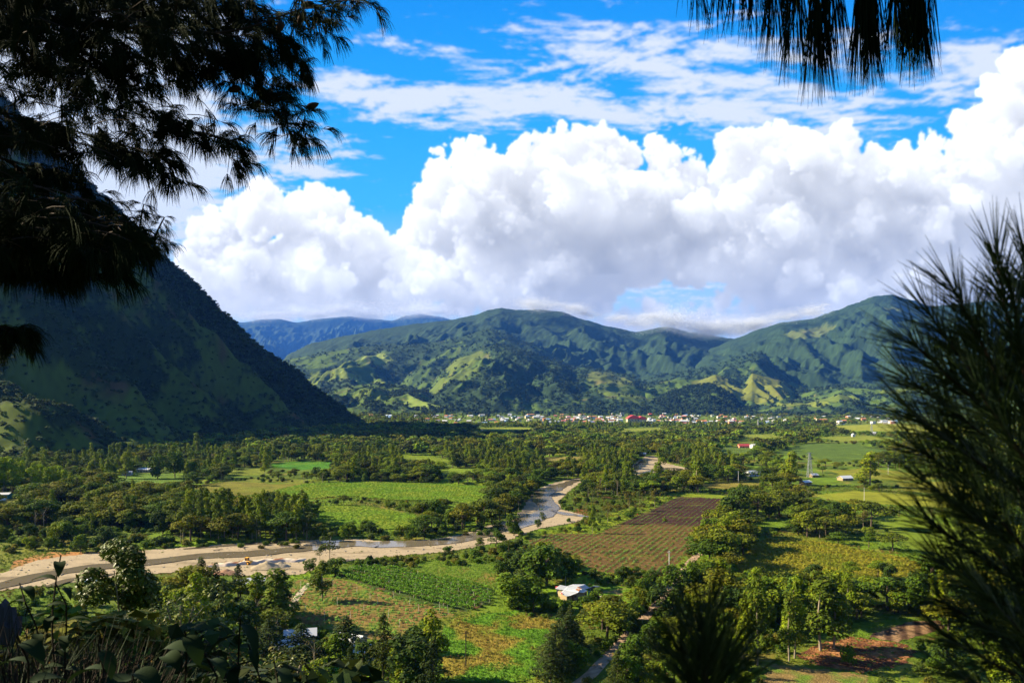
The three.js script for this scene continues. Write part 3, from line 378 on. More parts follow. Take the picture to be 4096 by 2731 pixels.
// folded leaf clumps scattered through ellipsoids: blobs [x, y, z, rx, ry, rz, share]
function crownGeo(seed, blobs, n, size, o = {}) {
  const r = rngOf(seed), P = [], Q = [], tot = blobs.reduce((s, b) => s + (b[6] ?? b[3] * b[5]), 0), a = new THREE.Vector3(), u = new THREE.Vector3(), v = new THREE.Vector3(), nn = new THREE.Vector3();
  for (const b of blobs) {
    const m = Math.round(n * (b[6] ?? b[3] * b[5]) / tot), bt = 0.8 + 0.4 * r();
    for (let i = 0; i < m; i++) {
      a.set(r() * 2 - 1, r() * 2 - 1, r() * 2 - 1); if (a.lengthSq() > 1 || a.lengthSq() < 0.01) { i--; continue; }
      const rad = a.length(); a.multiplyScalar((o.shell ? mix(rad, 1, 0.75) : mix(rad, 1, 0.45)) / rad); if (a.y < -0.55 && r() < 0.7) a.y *= -0.6;
      nn.copy(a).multiplyScalar(0.8).add(u.set(r() - 0.5, r() - 0.1, r() - 0.5).multiplyScalar(1.6)).normalize();
      u.set(r() - 0.5, r() - 0.5, r() - 0.5).cross(nn).normalize(); v.crossVectors(nn, u);
      const s = size * (0.6 + 0.8 * r()), x = b[0] + a.x * b[3], y = b[1] + a.y * b[4], z = b[2] + a.z * b[5], w = s * (o.thin ?? 0.75), f = (r() - 0.3) * s * 0.5;
      const dr = o.droop ? -s * o.droop : 0;
      const p = [[x - u.x * s - nn.x * f, y - u.y * s - nn.y * f + dr, z - u.z * s - nn.z * f], [x + v.x * w, y + v.y * w, z + v.z * w], [x + u.x * s - nn.x * f, y + u.y * s - nn.y * f + dr, z + u.z * s - nn.z * f], [x - v.x * w, y - v.y * w, z - v.z * w]];
      for (const q of [0, 1, 3, 1, 2, 3]) P.push(...p[q]);
      const k = bt * (0.65 + 0.7 * r()), yel = r() < 0.12 ? 1.35 : 1; for (let q = 0; q < 6; q++) Q.push(k * yel, k, k * 0.9);
    }
  }
  return geoOf(P, null, Q);
}
const tube = (pts, r0, r1, seg = 8, rad = 6) => { // tapered tube
  const c = new THREE.CatmullRomCurve3(pts.map((p) => new THREE.Vector3(...p))), g = new THREE.TubeGeometry(c, seg, 1, rad, false), p = g.attributes.position, q = new THREE.Vector3();
  for (let i = 0; i <= seg; i++) { c.getPointAt(i / seg, q); const k = mix(r0, r1, i / seg); for (let j = 0; j <= rad; j++) { const n = i * (rad + 1) + j; p.setXYZ(n, q.x + (p.getX(n) - q.x) * k, q.y + (p.getY(n) - q.y) * k, q.z + (p.getZ(n) - q.z) * k); } }
  return g;
};
function trunkGeo(seed, h, r0, limbs, lean = 0.03) {
  const r = rngOf(seed), gs = [tube([[0, -0.03, 0], [lean * (r() - 0.5), h * 0.5, lean * (r() - 0.5)], [lean * 2 * (r() - 0.5), h, lean * (r() - 0.5)]], r0, r0 * 0.35, 6, 6)];
  for (const b of limbs) { const y = Math.min(h * 0.92, b[1] * 0.72), q = [b[0] * 0.5, mix(y, b[1], 0.55), b[2] * 0.5]; gs.push(tube([[0, y, 0], q, [b[0], b[1], b[2]]], r0 * 0.45, r0 * 0.14, 4, 4)); }
  return mergeGeometries(gs);
}
// prototypes one metre tall; near = many small leaves, far = few large ones
function umbrellaBlobs(r) { const b = []; const n = 6 + Math.floor(r() * 4); for (let i = 0; i < n; i++) { const a = r() * 6.283, q = 0.44 * Math.sqrt(r()), y = 0.58 + 0.30 * r() - q * 0.25; b.push([Math.cos(a) * q, y, Math.sin(a) * q, 0.20 + 0.12 * r(), 0.075 + 0.05 * r(), 0.20 + 0.12 * r()]); } b.push([0, 0.86, 0, 0.24, 0.11, 0.24]); return b; }
function roundBlobs(r) { const b = [[0, 0.58, 0, 0.26, 0.28, 0.26]]; for (let i = 0; i < 11; i++) { const a = r() * 6.283, y = 0.2 + 0.68 * r(), q = 0.30 * Math.sin(clamp((y - 0.12) / 0.9) * Math.PI); b.push([Math.cos(a) * q, y, Math.sin(a) * q, 0.13 + 0.08 * r(), 0.11 + 0.07 * r(), 0.13 + 0.08 * r()]); } return b; }
function eucaBlobs(r) { const b = []; const n = 9; for (let i = 0; i < n; i++) { const y = 0.3 + 0.64 * i / (n - 1), a = r() * 6.283, q = 0.09 * (1 - 0.6 * i / n) * (0.5 + r()); const s = (0.115 - 0.05 * (i / n)) * (0.8 + 0.4 * r()); b.push([Math.cos(a) * q, y, Math.sin(a) * q, s, s * 0.95, s]); } return b; }
function coneBlobs(r) { const b = []; for (let i = 0; i < 16; i++) { const y = 0.14 + 0.78 * i / 15, q = 0.24 * (1 - i / 16.5), a = i * 2.4 + r(); b.push([Math.cos(a) * q * 0.6, y, Math.sin(a) * q * 0.6, q * 0.8 + 0.03, 0.05 + 0.03 * r(), q * 0.8 + 0.03, q + 0.05]); } return b; }
function airyBlobs(r) { const b = []; for (let i = 0; i < 11; i++) { const y = 0.36 + 0.58 * r(), a = r() * 6.283, q = 0.22 * r() + 0.05; b.push([Math.cos(a) * q, y, Math.sin(a) * q, 0.10 + 0.05 * r(), 0.07 + 0.04 * r(), 0.10 + 0.05 * r()]); } return b; }
function bushBlobs(r) { const b = []; for (let i = 0; i < 6; i++) { const a = r() * 6.283, q = 0.4 * r(); b.push([Math.cos(a) * q, 0.28 + 0.4 * r(), Math.sin(a) * q, 0.32 + 0.15 * r(), 0.28 + 0.12 * r(), 0.32 + 0.15 * r()]); } return b; }
const KIND = {
  umbrella_tree: { blobs: umbrellaBlobs, h: 0.72, r0: 0.03, n: 1500, size: 0.036, o: { shell: false, thin: 0.6 }, cols: [[0.060, 0.092, 0.008], [0.092, 0.128, 0.009], [0.046, 0.095, 0.009], [0.105, 0.125, 0.010]], words: ['dark olive umbrella tree', 'olive umbrella tree', 'green umbrella tree', 'pale olive umbrella tree'], bark: 0 },
  round_tree: { blobs: roundBlobs, h: 0.5, r0: 0.028, n: 1700, size: 0.034, o: { shell: true }, cols: [[0.044, 0.092, 0.009], [0.066, 0.125, 0.009], [0.028, 0.060, 0.012], [0.105, 0.16, 0.009]], words: ['green round crowned tree', 'mid green round crowned tree', 'dark blue green round tree', 'yellow green round crowned tree'], bark: 0 },
  eucalyptus_tree: { blobs: eucaBlobs, h: 0.92, r0: 0.013, n: 1300, size: 0.024, o: { shell: false, thin: 0.5, droop: 0.4 }, cols: [[0.092, 0.15, 0.009], [0.13, 0.19, 0.009], [0.066, 0.11, 0.012], [0.15, 0.24, 0.010]], words: ['tall light green eucalyptus', 'tall yellow green eucalyptus', 'tall grey green eucalyptus', 'tall bright green eucalyptus'], bark: 1 },
  conifer_tree: { blobs: coneBlobs, h: 0.9, r0: 0.016, n: 1700, size: 0.027, o: { shell: true, thin: 0.35, droop: 0.25 }, cols: [[0.022, 0.042, 0.012], [0.034, 0.054, 0.012]], words: ['dark conical conifer', 'dark olive conical conifer'], bark: 0 },
  airy_tree: { blobs: airyBlobs, h: 0.8, r0: 0.014, n: 800, size: 0.028, o: { thin: 0.5 }, cols: [[0.055, 0.085, 0.02], [0.085, 0.09, 0.022]], words: ['open crowned tree', 'brownish open crowned tree'], bark: 1 },
  bare_tree: { blobs: (r) => airyBlobs(r).map((b) => [...b, 1]), h: 0.85, r0: 0.016, n: 60, size: 0.02, o: { thin: 0.5 }, cols: [[0.16, 0.13, 0.07]], words: ['pale nearly leafless tree'], bark: 1 },
  bush: { blobs: bushBlobs, h: 0.3, r0: 0.04, n: 700, size: 0.09, o: { shell: true, thin: 0.6 }, cols: [[0.05, 0.11, 0.012], [0.075, 0.135, 0.014], [0.04, 0.07, 0.014], [0.105, 0.115, 0.02]], words: ['leafy green bush', 'bright green bush', 'dark green bush', 'olive brown bush'], bark: 0 },
};
const barkMats = [std(C(0.075, 0.055, 0.04)), std(C(0.19, 0.155, 0.11))];
for (const [k, d] of Object.entries(KIND)) {
  d.cols = d.cols.map((c) => [c[0] * 1.02, c[1] * 0.91, c[2] * 0.45]); d.mats = d.cols.map((c) => leafMat(...c, 0.3)); d.near = []; d.far = [];
  for (let v = 0; v < 4; v++) { const r = rngOf(100 + v * 17 + k.length * 131), b = d.blobs(r); d.near.push([trunkGeo(v + 5, d.h, d.r0, k === 'eucalyptus_tree' || k === 'conifer_tree' ? [] : b.slice(0, 6)), crownGeo(v + 31, b, d.n, d.size, d.o)]); if (v < 3) d.far.push(crownGeo(v + 51, b, 150, d.size * 3.1, d.o)); }
}
const things = [];                                        // every tree the valley holds: kind, place, height, width, tint
const plant = (kind, x, y, z, h, o = {}) => things.push({ kind, x, y, z, h, w: o.w ?? 1, tint: o.tint ?? 0, v: o.v ?? things.length % 4, turn: o.turn ?? things.length * 2.399, label: o.label, group: o.group, hero: !!o.label });
const treeAt = (kind, px, base, top, o = {}) => { const g = ground(px, base), d = -g[2]; plant(kind, g[0], g[1], g[2], (base - top) * K * d * 1.03, o); };

// trees that the photograph lets one single out: kind, x, foot, top, options
[
  ['airy_tree', 757, 1290, 1224, { w: 1.25, label: 'open crowned tree standing alone on the near river bank above the sand pit' }],
  ['airy_tree', 735, 1292, 1255, { w: 1.1, tint: 0, label: 'small slim tree left of the lone tree on the near river bank' }],
  ['round_tree', 1180, 1232, 1178, { w: 0.75, tint: 0, label: 'dark narrow tree rising in front of the river below the bend' }],
  ['airy_tree', 1247, 1212, 1168, { w: 0.8, label: 'slender palm like tree before the sand spit' }],
  ['round_tree', 1236, 1214, 1190, { w: 0.8, tint: 0, label: 'short dark tree beside the slender tree before the sand spit' }],
  ['umbrella_tree', 1140, 1262, 1218, { w: 0.9, tint: 2, label: 'small green umbrella tree at the water edge right of midstream' }],
  ['umbrella_tree', 1103, 1268, 1234, { w: 0.6, tint: 0, label: 'small dark flat topped tree at the water edge' }],
  ['round_tree', 1255, 1345, 1240, { w: 1.25, tint: 0, v: 1, label: 'biggest dark tree behind the tin roofed farmhouse' }],
  ['round_tree', 1205, 1318, 1252, { w: 1.2, tint: 2, label: 'dark rounded tree between the light green field and the biggest tree' }],
  ['round_tree', 1300, 1335, 1268, { w: 1.1, tint: 0, label: 'leafy tree directly behind the farmhouse roof' }],
  ['round_tree', 1190, 1400, 1310, { w: 1.35, tint: 1, label: 'wide leafy tree at the right end of the vine field' }],
  ['round_tree', 1225, 1410, 1345, { w: 1.2, tint: 0, label: 'tree in front of the red roofed outhouse' }],
  ['round_tree', 955, 1575, 1445, { w: 1.15, tint: 2, v: 2, label: 'large dark blue green round tree at the bottom middle' }],
  ['conifer_tree', 880, 1560, 1410, { w: 1.0, tint: 1, label: 'tall feathery conifer in front of the plant field' }],
  ['conifer_tree', 1265, 1568, 1470, { w: 1.7, tint: 0, label: 'dark spreading conifer at the meadow edge left of the road' }],
  ['conifer_tree', 1290, 1530, 1440, { w: 1.2, tint: 0, label: 'dark conifer behind the spreading one beside the road' }],
  ['conifer_tree', 1310, 1480, 1390, { w: 1.2, tint: 1, label: 'olive conifer halfway up the road side below the farmhouse' }],
  ['conifer_tree', 620, 1530, 1420, { w: 2.0, tint: 0, label: 'black green conifer before the tin roofs, left one of three' }],
  ['conifer_tree', 690, 1535, 1432, { w: 2.0, tint: 0, label: 'black green conifer before the tin roofs, middle one of three' }],
  ['conifer_tree', 795, 1510, 1415, { w: 2.0, tint: 0, label: 'black green conifer before the tin roofs, right one of three' }],
  ['round_tree', 655, 1568, 1500, { w: 0.9, tint: 3, label: 'light green round tree on the bright lawn' }],
  ['round_tree', 725, 1590, 1507, { w: 0.8, tint: 3, label: 'light green lollipop shaped tree right of the bright lawn' }],
  ['eucalyptus_tree', 740, 1380, 1288, { w: 1.6, tint: 2, label: 'tall dark eucalyptus at the left corner of the plant field' }],
  ['eucalyptus_tree', 640, 1440, 1308, { w: 1.9, tint: 2, label: 'wide grey green eucalyptus in front of the small tin roof' }],
  ['eucalyptus_tree', 590, 1425, 1318, { w: 1.5, tint: 0, label: 'slim tall eucalyptus left of the wide one near the small tin roof' }],
  ['conifer_tree', 547, 1370, 1295, { w: 1.2, tint: 0, label: 'pointed dark conifer before the sand pit' }],
  ['conifer_tree', 495, 1385, 1292, { w: 1.2, tint: 1, label: 'dark conifer right of the conifer pair near the river' }],
  ['conifer_tree', 463, 1380, 1280, { w: 1.3, tint: 1, label: 'tall dark conifer in the pair near the river' }],
  ['round_tree', 480, 1412, 1345, { w: 1.4, tint: 2, v: 3, label: 'rounded blue green tree with pale glints below the conifers' }],
  ['round_tree', 712, 1315, 1280, { w: 1.1, tint: 0, label: 'small round tree on the sand beside the pit' }],
  ['round_tree', 770, 1322, 1280, { w: 1.4, tint: 0, label: 'leafy tree at the top corner of the vine field' }],
  ['eucalyptus_tree', 1815, 1115, 1040, { w: 1.7, tint: 1, label: 'tall feathery eucalyptus left of the lattice pylon' }],
  ['eucalyptus_tree', 1998, 1120, 1040, { w: 1.8, tint: 1, label: 'tall lone eucalyptus right of the lattice pylon' }],
  ['eucalyptus_tree', 1517, 1110, 1042, { w: 1.5, tint: 0, label: 'tall eucalyptus beside the far river bend' }],
  ['eucalyptus_tree', 1602, 1128, 1052, { w: 1.9, tint: 0, label: 'big eucalyptus behind the far end of the ploughed field' }],
  ['eucalyptus_tree', 1448, 1118, 1062, { w: 1.7, tint: 0, label: 'eucalyptus clump tree in front of the far river bend' }],
  ['round_tree', 1697, 1215, 1110, { w: 0.85, tint: 2, v: 1, label: 'very tall dark ivy clad tree at the right corner of the ploughed field' }],
  ['round_tree', 1675, 1260, 1170, { w: 1.0, tint: 3, label: 'tree with yellowish crown beside the road at the ploughed field' }],
  ['umbrella_tree', 1650, 1300, 1212, { w: 1.2, tint: 1, label: 'olive tree leaning over the pale road' }],
  ['umbrella_tree', 1790, 1185, 1128, { w: 1.7, tint: 0, label: 'widest umbrella tree beside the yellow pasture strip' }],
  ['umbrella_tree', 1740, 1195, 1130, { w: 1.5, tint: 1, label: 'broad umbrella tree next to the dark ivy clad tree' }],
  ['eucalyptus_tree', 1825, 1512, 1372, { w: 1.2, tint: 1, label: 'yellow leaved eucalyptus in front of the lower right wood' }],
  ['eucalyptus_tree', 1885, 1495, 1315, { w: 1.4, tint: 2, label: 'tallest eucalyptus with pale trunk in the lower right wood' }],
  ['eucalyptus_tree', 1915, 1490, 1325, { w: 1.3, tint: 2, label: 'tall eucalyptus right of the tallest in the lower right wood' }],
  ['bush', 1948, 1525, 1480, { w: 0.6, tint: 1, label: 'single upright green bush on the burnt brown clearing' }],
  ['eucalyptus_tree', 290, 1100, 1040, { w: 1.6, tint: 1, label: 'bright yellow green eucalyptus below the mountain foot' }],
  ['round_tree', 362, 1100, 1042, { w: 0.9, tint: 0, label: 'tall dark tree left of the white roof at the mountain foot' }],
  ['round_tree', 402, 1098, 1038, { w: 0.8, tint: 0, label: 'tallest dark tree right of the white roof at the mountain foot' }],
  ['round_tree', 438, 1098, 1055, { w: 1.0, tint: 1, label: 'round topped tree right of the dark pair at the mountain foot' }],
].forEach(([k, x, b, t, o]) => treeAt(k, x, b, t, o));
{ // thickets round the farmhouse, along the road and the river edge
  const r = rngOf(6), thicket = (ks, x0, x1, b0, b1, n, h0, h1, w) => { for (let i = 0; i < n; i++) { const k = ks[Math.floor(r() * ks.length)], px = mix(x0, x1, r()), g = ground(px, mix(b0, b1, r())), h = mix(h0, h1, r()) * (k === 'bush' ? 0.42 : 1); if (polyHas(roadPoly, px, 930 + 66 / -g[2] / K)) continue; plant(k, g[0], 0, g[2], h, { w: w * (0.85 + 0.3 * r()), tint: [0, 0, 1, 2, 3][Math.floor(r() * 5)] % KIND[k].cols.length, v: Math.floor(r() * 4) }); } };
  thicket(['round_tree', 'round_tree', 'bush'], 1150, 1310, 1300, 1338, 16, 6, 11, 1.1); thicket(['round_tree', 'bush'], 1160, 1240, 1345, 1400, 9, 5, 9, 1.15); thicket(['bush', 'bush', 'bush', 'round_tree'], 1195, 1420, 1392, 1424, 30, 3, 4.4, 1.2);
  thicket(['round_tree', 'umbrella_tree', 'bush'], 1365, 1480, 1385, 1450, 14, 5.5, 9, 1); thicket(['bush'], 1000, 1245, 1262, 1300, 34, 4, 7, 1.2); thicket(['bush', 'round_tree'], 1390, 1525, 1334, 1350, 14, 4, 7, 1.1);
  thicket(['bush'], 830, 1000, 1288, 1304, 20, 3.5, 6, 1.2); thicket(['bush', 'bush', 'round_tree'], 700, 1200, 1216, 1234, 46, 4.5, 7.5, 1.2); thicket(['bush'], 120, 700, 1246, 1262, 50, 4, 6.5, 1.2);
  thicket(['conifer_tree'], 1255, 1330, 1470, 1560, 7, 9, 13, 1.5); thicket(['bush', 'round_tree', 'umbrella_tree'], 1700, 2080, 1325, 1440, 26, 6, 10, 1.1); thicket(['bush', 'airy_tree'], 1300, 1530, 1130, 1200, 40, 4, 7, 1.0);
}
{ const r = rngOf(5); for (let i = 0; i < 34; i++) treeAt('eucalyptus_tree', -30 + i * 5.4 + r() * 5, 1128 + r() * 12, (i > 14 ? 1066 : 1050) + r() * 16, { w: 1.05, tint: 3, group: 'eucalyptus plantation at the left edge', label: i < 15 ? 'light green eucalyptus in the left block of the plantation at the mountain foot' : 'light green eucalyptus in the right block of the plantation at the mountain foot' }); }

// scattered woods: filled by density, kept out of fields, road and river
const zones = [ // plan rectangles: x0, x1, y0, y1, density, kinds
  [0, 1000, 950, 978, 0.25, 'ueub'], [1000, 1700, 950, 979, 0.05, 'ueub'], [1700, 2352, 950, 975, 0.14, 'uuub'], [1700, 2352, 975, 980, 0.35, 'ueub'], [0, 420, 1335, 1430, 0.6, 'bbbr'], [0, 1250, 978, 1000, 0.72, 'uurr'], [1250, 1700, 978, 1000, 0.55, 'urreb'], [1700, 2352, 978, 1000, 0.42, 'uurb'], [0, 1500, 1000, 1050, 0.8, 'uurur'], [1500, 1800, 1000, 1050, 0.7, 'uuur'], [1800, 2352, 1000, 1050, 0.45, 'uurb'],
  [0, 720, 1050, 1110, 0.55, 'uurbe'], [720, 1340, 1050, 1105, 0.9, 'uurrue'], [1340, 1700, 1050, 1140, 0.8, 'eurua'], [1700, 2352, 1050, 1140, 0.30, 'urub'],
  [0, 420, 1110, 1215, 0.98, 'uuuru'], [420, 720, 1110, 1160, 0.5, 'urbb'], [420, 720, 1160, 1245, 0.95, 'eeuar'], [0, 420, 1215, 1272, 0.95, 'bbbbr'], [720, 1240, 1090, 1250, 0.85, 'urubr'],
  [1240, 1560, 1120, 1240, 0.34, 'bbba'], [1560, 1720, 1140, 1320, 0.75, 'uur'], [1720, 2352, 1140, 1240, 0.42, 'uuarb'], [1720, 2352, 1240, 1300, 0.3, 'uurb'],
  [1090, 1250, 1215, 1300, 0.8, 'rbbu'], [900, 1130, 1262, 1300, 0.6, 'bbb'], [760, 930, 1290, 1325, 0.7, 'bbr'], [1250, 1560, 1300, 1345, 0.75, 'rurb'], [1400, 1720, 1330, 1430, 0.9, 'rurb'], [1240, 1420, 1378, 1425, 0.9, 'rbb'],
  [400, 680, 1340, 1568, 0.75, 'urecb'], [680, 1010, 1430, 1600, 0.7, 'rcceb'], [1300, 1700, 1425, 1600, 0.9, 'rurcb'], [1690, 2352, 1318, 1440, 0.95, 'uurre'], [1690, 1860, 1440, 1600, 0.8, 'bbre'], [1860, 2352, 1500, 1620, 0.75, 'bbr'], [2100, 2352, 1430, 1520, 0.6, 'urb'],
];
const LET = { u: 'umbrella_tree', r: 'round_tree', e: 'eucalyptus_tree', c: 'conifer_tree', a: 'airy_tree', b: 'bush' };
const sandEdge = [[380, 1325], [480, 1316], [700, 1312], [740, 1292], [560, 1260], [100, 1330], [100, 1360], [270, 1340]];
const blocked = (px, py) => { for (const f of fields) if (polyHas(f, px, py)) return true; return false; };
const keepClear = [[1270, 1338, 1372, 1380], [560, 1335, 590, 1360], [320, 1070, 350, 1092], [1690, 1015, 1735, 1032], [1715, 1076, 1745, 1096], [1840, 1060, 1870, 1100], [1915, 1088, 1965, 1110], [0, 1130, 40, 1160], [640, 1470, 720, 1520], [180, 1315, 245, 1345]];
const towers = [];
{
  const r = rngOf(77);
  const fill = (d0, d1, cell) => {
    for (let d = d0; d < d1; d += cell) for (let x = -0.78 * d; x < 0.78 * d; x += cell) {
      const X = x + (r() - 0.5) * cell, Z = -(d + (r() - 0.5) * cell), q = r(), q2 = r(), q3 = r(), q4 = r();
      const [px, py] = toPlan(X, gy(-Z), Z); if (px < -60 || px > 2420) continue;
      let den = 0, ks = 'u'; for (const z of zones) if (px >= z[0] && px < z[1] && py >= z[2] && py < z[3]) { den = z[4]; ks = z[5]; break; }
      if (px < 20) { for (const z of zones) if (22 >= z[0] && py >= z[2] && py < z[3]) { den = z[4]; ks = z[5]; break; } }
      if (q > den * (d > 900 ? 0.45 + 0.85 * sstep(-0.2, 0.2, fbm(X / 75, Z / 75, 2)) : 0.72 + 0.6 * sstep(-0.3, 0.3, fbm(X / 75, Z / 75, 2)))) continue;
      let k = LET[ks[Math.floor(q2 * ks.length)]]; if (q4 < 0.045 && k !== 'bush' && py < 1240) k = q3 < 0.75 || d > 800 ? 'eucalyptus_tree' : 'conifer_tree'; if (q4 > 0.965 && d < 850 && k !== 'bush') k = 'bare_tree'; const far = d > 900;
      let h = { umbrella_tree: 6 + 9 * q3 ** 1.5, round_tree: 5 + 9 * q3 ** 1.6, eucalyptus_tree: 11 + 11 * q3, conifer_tree: 9 + 6 * q3, airy_tree: 8 + 5 * q3, bare_tree: 8 + 5 * q3, bush: 1.6 + 2.4 * q3 }[k]; if (far) h *= 0.6 + 0.85 * q4;
      if (py > 1430 && px < 1700 && px > 1290) h *= 0.75;
      const w = k === 'umbrella_tree' ? 1.0 + 0.5 * q4 : 0.85 + 0.4 * q4;
      if (blocked(px, py) || polyHas(roadPoly, px, py)) continue;
      const up = h / (K * d); let hide = false;
      if (d < 330 && k !== 'bush' && [0.2, 0.4, 0.6, 0.85].some((f) => polyHas(roadPoly, px, py - up * f)) && q4 < 0.6) continue;
      for (const f of [0.25, 0.5, 0.78]) if (blocked(px, py - up * f)) { if (k !== 'bush' && d < 700 && f < 0.6) { k = 'bush'; h = 1.4 + 1.6 * q3; const u2 = h / (K * d); hide = blocked(px, py - u2 * 0.7); } else hide = true; break; }
      if (hide) continue;
      if (keepClear.some(([a, b, c, e]) => px > a - 4 && px < c + 4 && py > b && py < e) || keepClear.some(([a, b, c, e]) => px > a && px < c && py > e - 1 && py < e + up * 0.85)) continue;
      if (d < 420 && px < 760 && py > 1300 && polyHas(sandEdge, px, py)) continue;
      plant(k, X, gy(-Z), Z, h, { w, tint: Math.floor(q3 * 97) % Math.min(KIND[k].cols.length, k === 'eucalyptus_tree' ? 3 : 9), v: Math.floor(q4 * 97) % 4 });
    }
  };
  fill(150, 420, 5.6); fill(420, 900, 7.2); fill(900, 1700, 8.6); fill(1700, 3700, 11.5);
}
const landmarks = [['the bend of the river', 1270, 1150], ['the tin roofed farmhouse', 1318, 1365], ['the ploughed field', 1470, 1230], ['the rounded green field', 840, 1190], ['the long green field', 900, 1130], ['the sand pit', 620, 1300], ['the eucalyptus plantation', 80, 1120], ['the vine field', 960, 1350], ['the plant field with stakes', 850, 1400], ['the orange meadow', 1180, 1470], ['the golden field', 1900, 1285], ['the lattice pylon', 1860, 1096], ['the yellow pasture strip', 1960, 1145], ['the burnt clearing', 1970, 1505], ['the pale road', 1450, 1440], ['the far river stretch', 1500, 1068], ['the red roofed farm', 1710, 1030], ['the mountain foot', 480, 1060], ['the white roof by tall trees', 334, 1090], ['the left sand bank', 200, 1280], ['the black green conifers', 700, 1500], ['the lower right wood', 1850, 1420], ['the white house among trees', 1729, 1090], ['the scattered white roofs', 900, 1005], ['the far pastures', 1900, 1040], ['the woods before town', 1300, 1010], ['the river side trees', 1150, 1250], ['the left woodland', 250, 1180], ['the slim eucalyptus grove', 560, 1210]].map(([n, x, y]) => { const g = ground(x, y); return [n, g[0], g[2]]; });
function nearLabel(t) {
  let best = landmarks[0], bd = 1e9; for (const l of landmarks) { const q = Math.hypot(l[1] - t.x, l[2] - t.z); if (q < bd) { bd = q; best = l; } }
  const dz = t.z - best[2], near = bd < 22, rel = near ? 'close beside' : dz < -0.35 * bd ? 'beyond' : dz > 0.35 * bd ? 'this side of' : t.x < best[1] ? 'left of' : 'right of';
  const d = KIND[t.kind], size = t.kind === 'bush' ? (t.h > 2.8 ? 'tall ' : 'low ') : t.h > 12.5 ? 'big ' : t.h < 8 ? 'small ' : '';
  return [`${size}${d.words[t.tint]} ${rel} ${best[0]}`.replace('big tall', 'big'), `trees and bushes ${rel} ${best[0]}`];
}
const kindCat = { umbrella_tree: 'tree', round_tree: 'tree', eucalyptus_tree: 'tree', conifer_tree: 'conifer', airy_tree: 'tree', bare_tree: 'tree', bush: 'bush' };
const rest = {}, waiting = [];
for (const [k, d] of Object.entries(KIND)) {
  const all = things.filter((t) => t.kind === k), size = (t) => t.h * t.w / Math.hypot(t.x, t.z) + (t.hero ? 9 : 0) + (t.x / -t.z > 0.72 || t.x / -t.z < -0.72 ? -5 : 0);
  all.sort((a, b) => size(b) - size(a));
  const protos = {};
  all.slice(0, 300).forEach((t) => {
    const key = t.v + '_' + t.tint; let o;
    if (!protos[key]) { o = protos[key] = base(k); part('trunk', d.near[t.v][0], barkMats[d.bark], o); part('crown', d.near[t.v][1], d.mats[t.tint], o); }
    else { o = protos[key].clone(); o.name = numbered(k); scene.add(o); }
    o.position.set(t.x, t.y, t.z); o.rotation.set(0, t.turn, 0); o.scale.set(t.h * t.w, t.h, t.h * t.w);
    const [l, g] = t.label ? [t.label, t.group] : nearLabel(t); tag(o, l, kindCat[k], g); waiting.push([o, t]);
  });
  rest[k] = all.slice(300);
}
{ // trees that would share a label are told apart by their place
  const by = {}, ord = ['nearest', 'second nearest', 'third nearest', 'fourth nearest', 'fifth nearest', 'sixth nearest', 'seventh nearest', 'eighth nearest', 'ninth nearest', 'tenth nearest', 'eleventh nearest', 'twelfth nearest', 'thirteenth nearest', 'fourteenth nearest', 'fifteenth nearest', 'sixteenth nearest', 'seventeenth nearest', 'eighteenth nearest', 'nineteenth nearest', 'twentieth nearest', 'twenty first nearest', 'twenty second nearest', 'twenty third nearest', 'twenty fourth nearest'];
  for (const w of waiting) (by[w[0].userData.label] ??= []).push(w);
  for (const l of Object.values(by)) if (l.length > 1 && l.length <= ord.length) l.sort((a, b) => b[1].z - a[1].z).forEach(([o], i) => { o.userData.label += ', ' + ord[i]; });
}
{ // the rest of the woods reads as one mass
  const names = { umbrella_tree: 'distant_umbrella_trees', round_tree: 'distant_round_trees', eucalyptus_tree: 'distant_eucalyptus_trees', conifer_tree: 'distant_conifers', airy_tree: 'distant_open_trees', bare_tree: 'distant_bare_trees', bush: 'distant_bushes' }, M = new THREE.Matrix4(), q = new THREE.Quaternion(), up = new THREE.Vector3(0, 1, 0);
  for (const [k, list] of Object.entries(rest)) {
    if (!list.length) continue;
    const g = base(names[k]); tag(g, `mass of ${k.replace('_', ' ')}s filling the far valley woods`, 'woodland', null, 'stuff');
    const mid = list.filter((t) => -t.z < 950), far = list.filter((t) => -t.z >= 950);
    const put = (sub, geos, mt, trunks) => geos.forEach((geo, v) => {
      const l = sub.filter((_, i) => i % geos.length === v); if (!l.length) return;
      const im = new THREE.InstancedMesh(geo, mt, l.length); im.name = trunks ? 'trunk' : 'crown'; im.castShadow = im.receiveShadow = true;
      l.forEach((t, i) => { im.setMatrixAt(i, M.compose(new THREE.Vector3(t.x, t.y, t.z), q.setFromAxisAngle(up, t.turn), new THREE.Vector3(t.h * t.w, t.h, t.h * t.w))); if (!trunks) { const c = KIND[k].cols[t.tint]; { const q = hash(i, v + 3) + 0.35 * n2(t.x / 80, t.z / 80); im.setColorAt(i, C(...tone(q > 0.75 ? mix3(c, [0.10, 0.155, 0.006], 0.8) : q < 0.25 ? tone(c, 0.6) : c, (0.8 + 0.5 * hash(i, v)) * (t.z < -950 ? 1.1 : 1)))); } } });
      g.add(im);
    });
    const white = leafMat(1, 1, 1);
    if (mid.length) { put(mid, KIND[k].near.map((n) => n[1]), white); put(mid, KIND[k].near.map((n) => n[0]), barkMats[KIND[k].bark], true); }
    put(far, KIND[k].far, white);
  }
}
console.log('trees', things.length, Object.entries(rest).map(([k, l]) => k + ' ' + l.length + ' mid ' + l.filter((t) => -t.z < 950).length).join(', '));
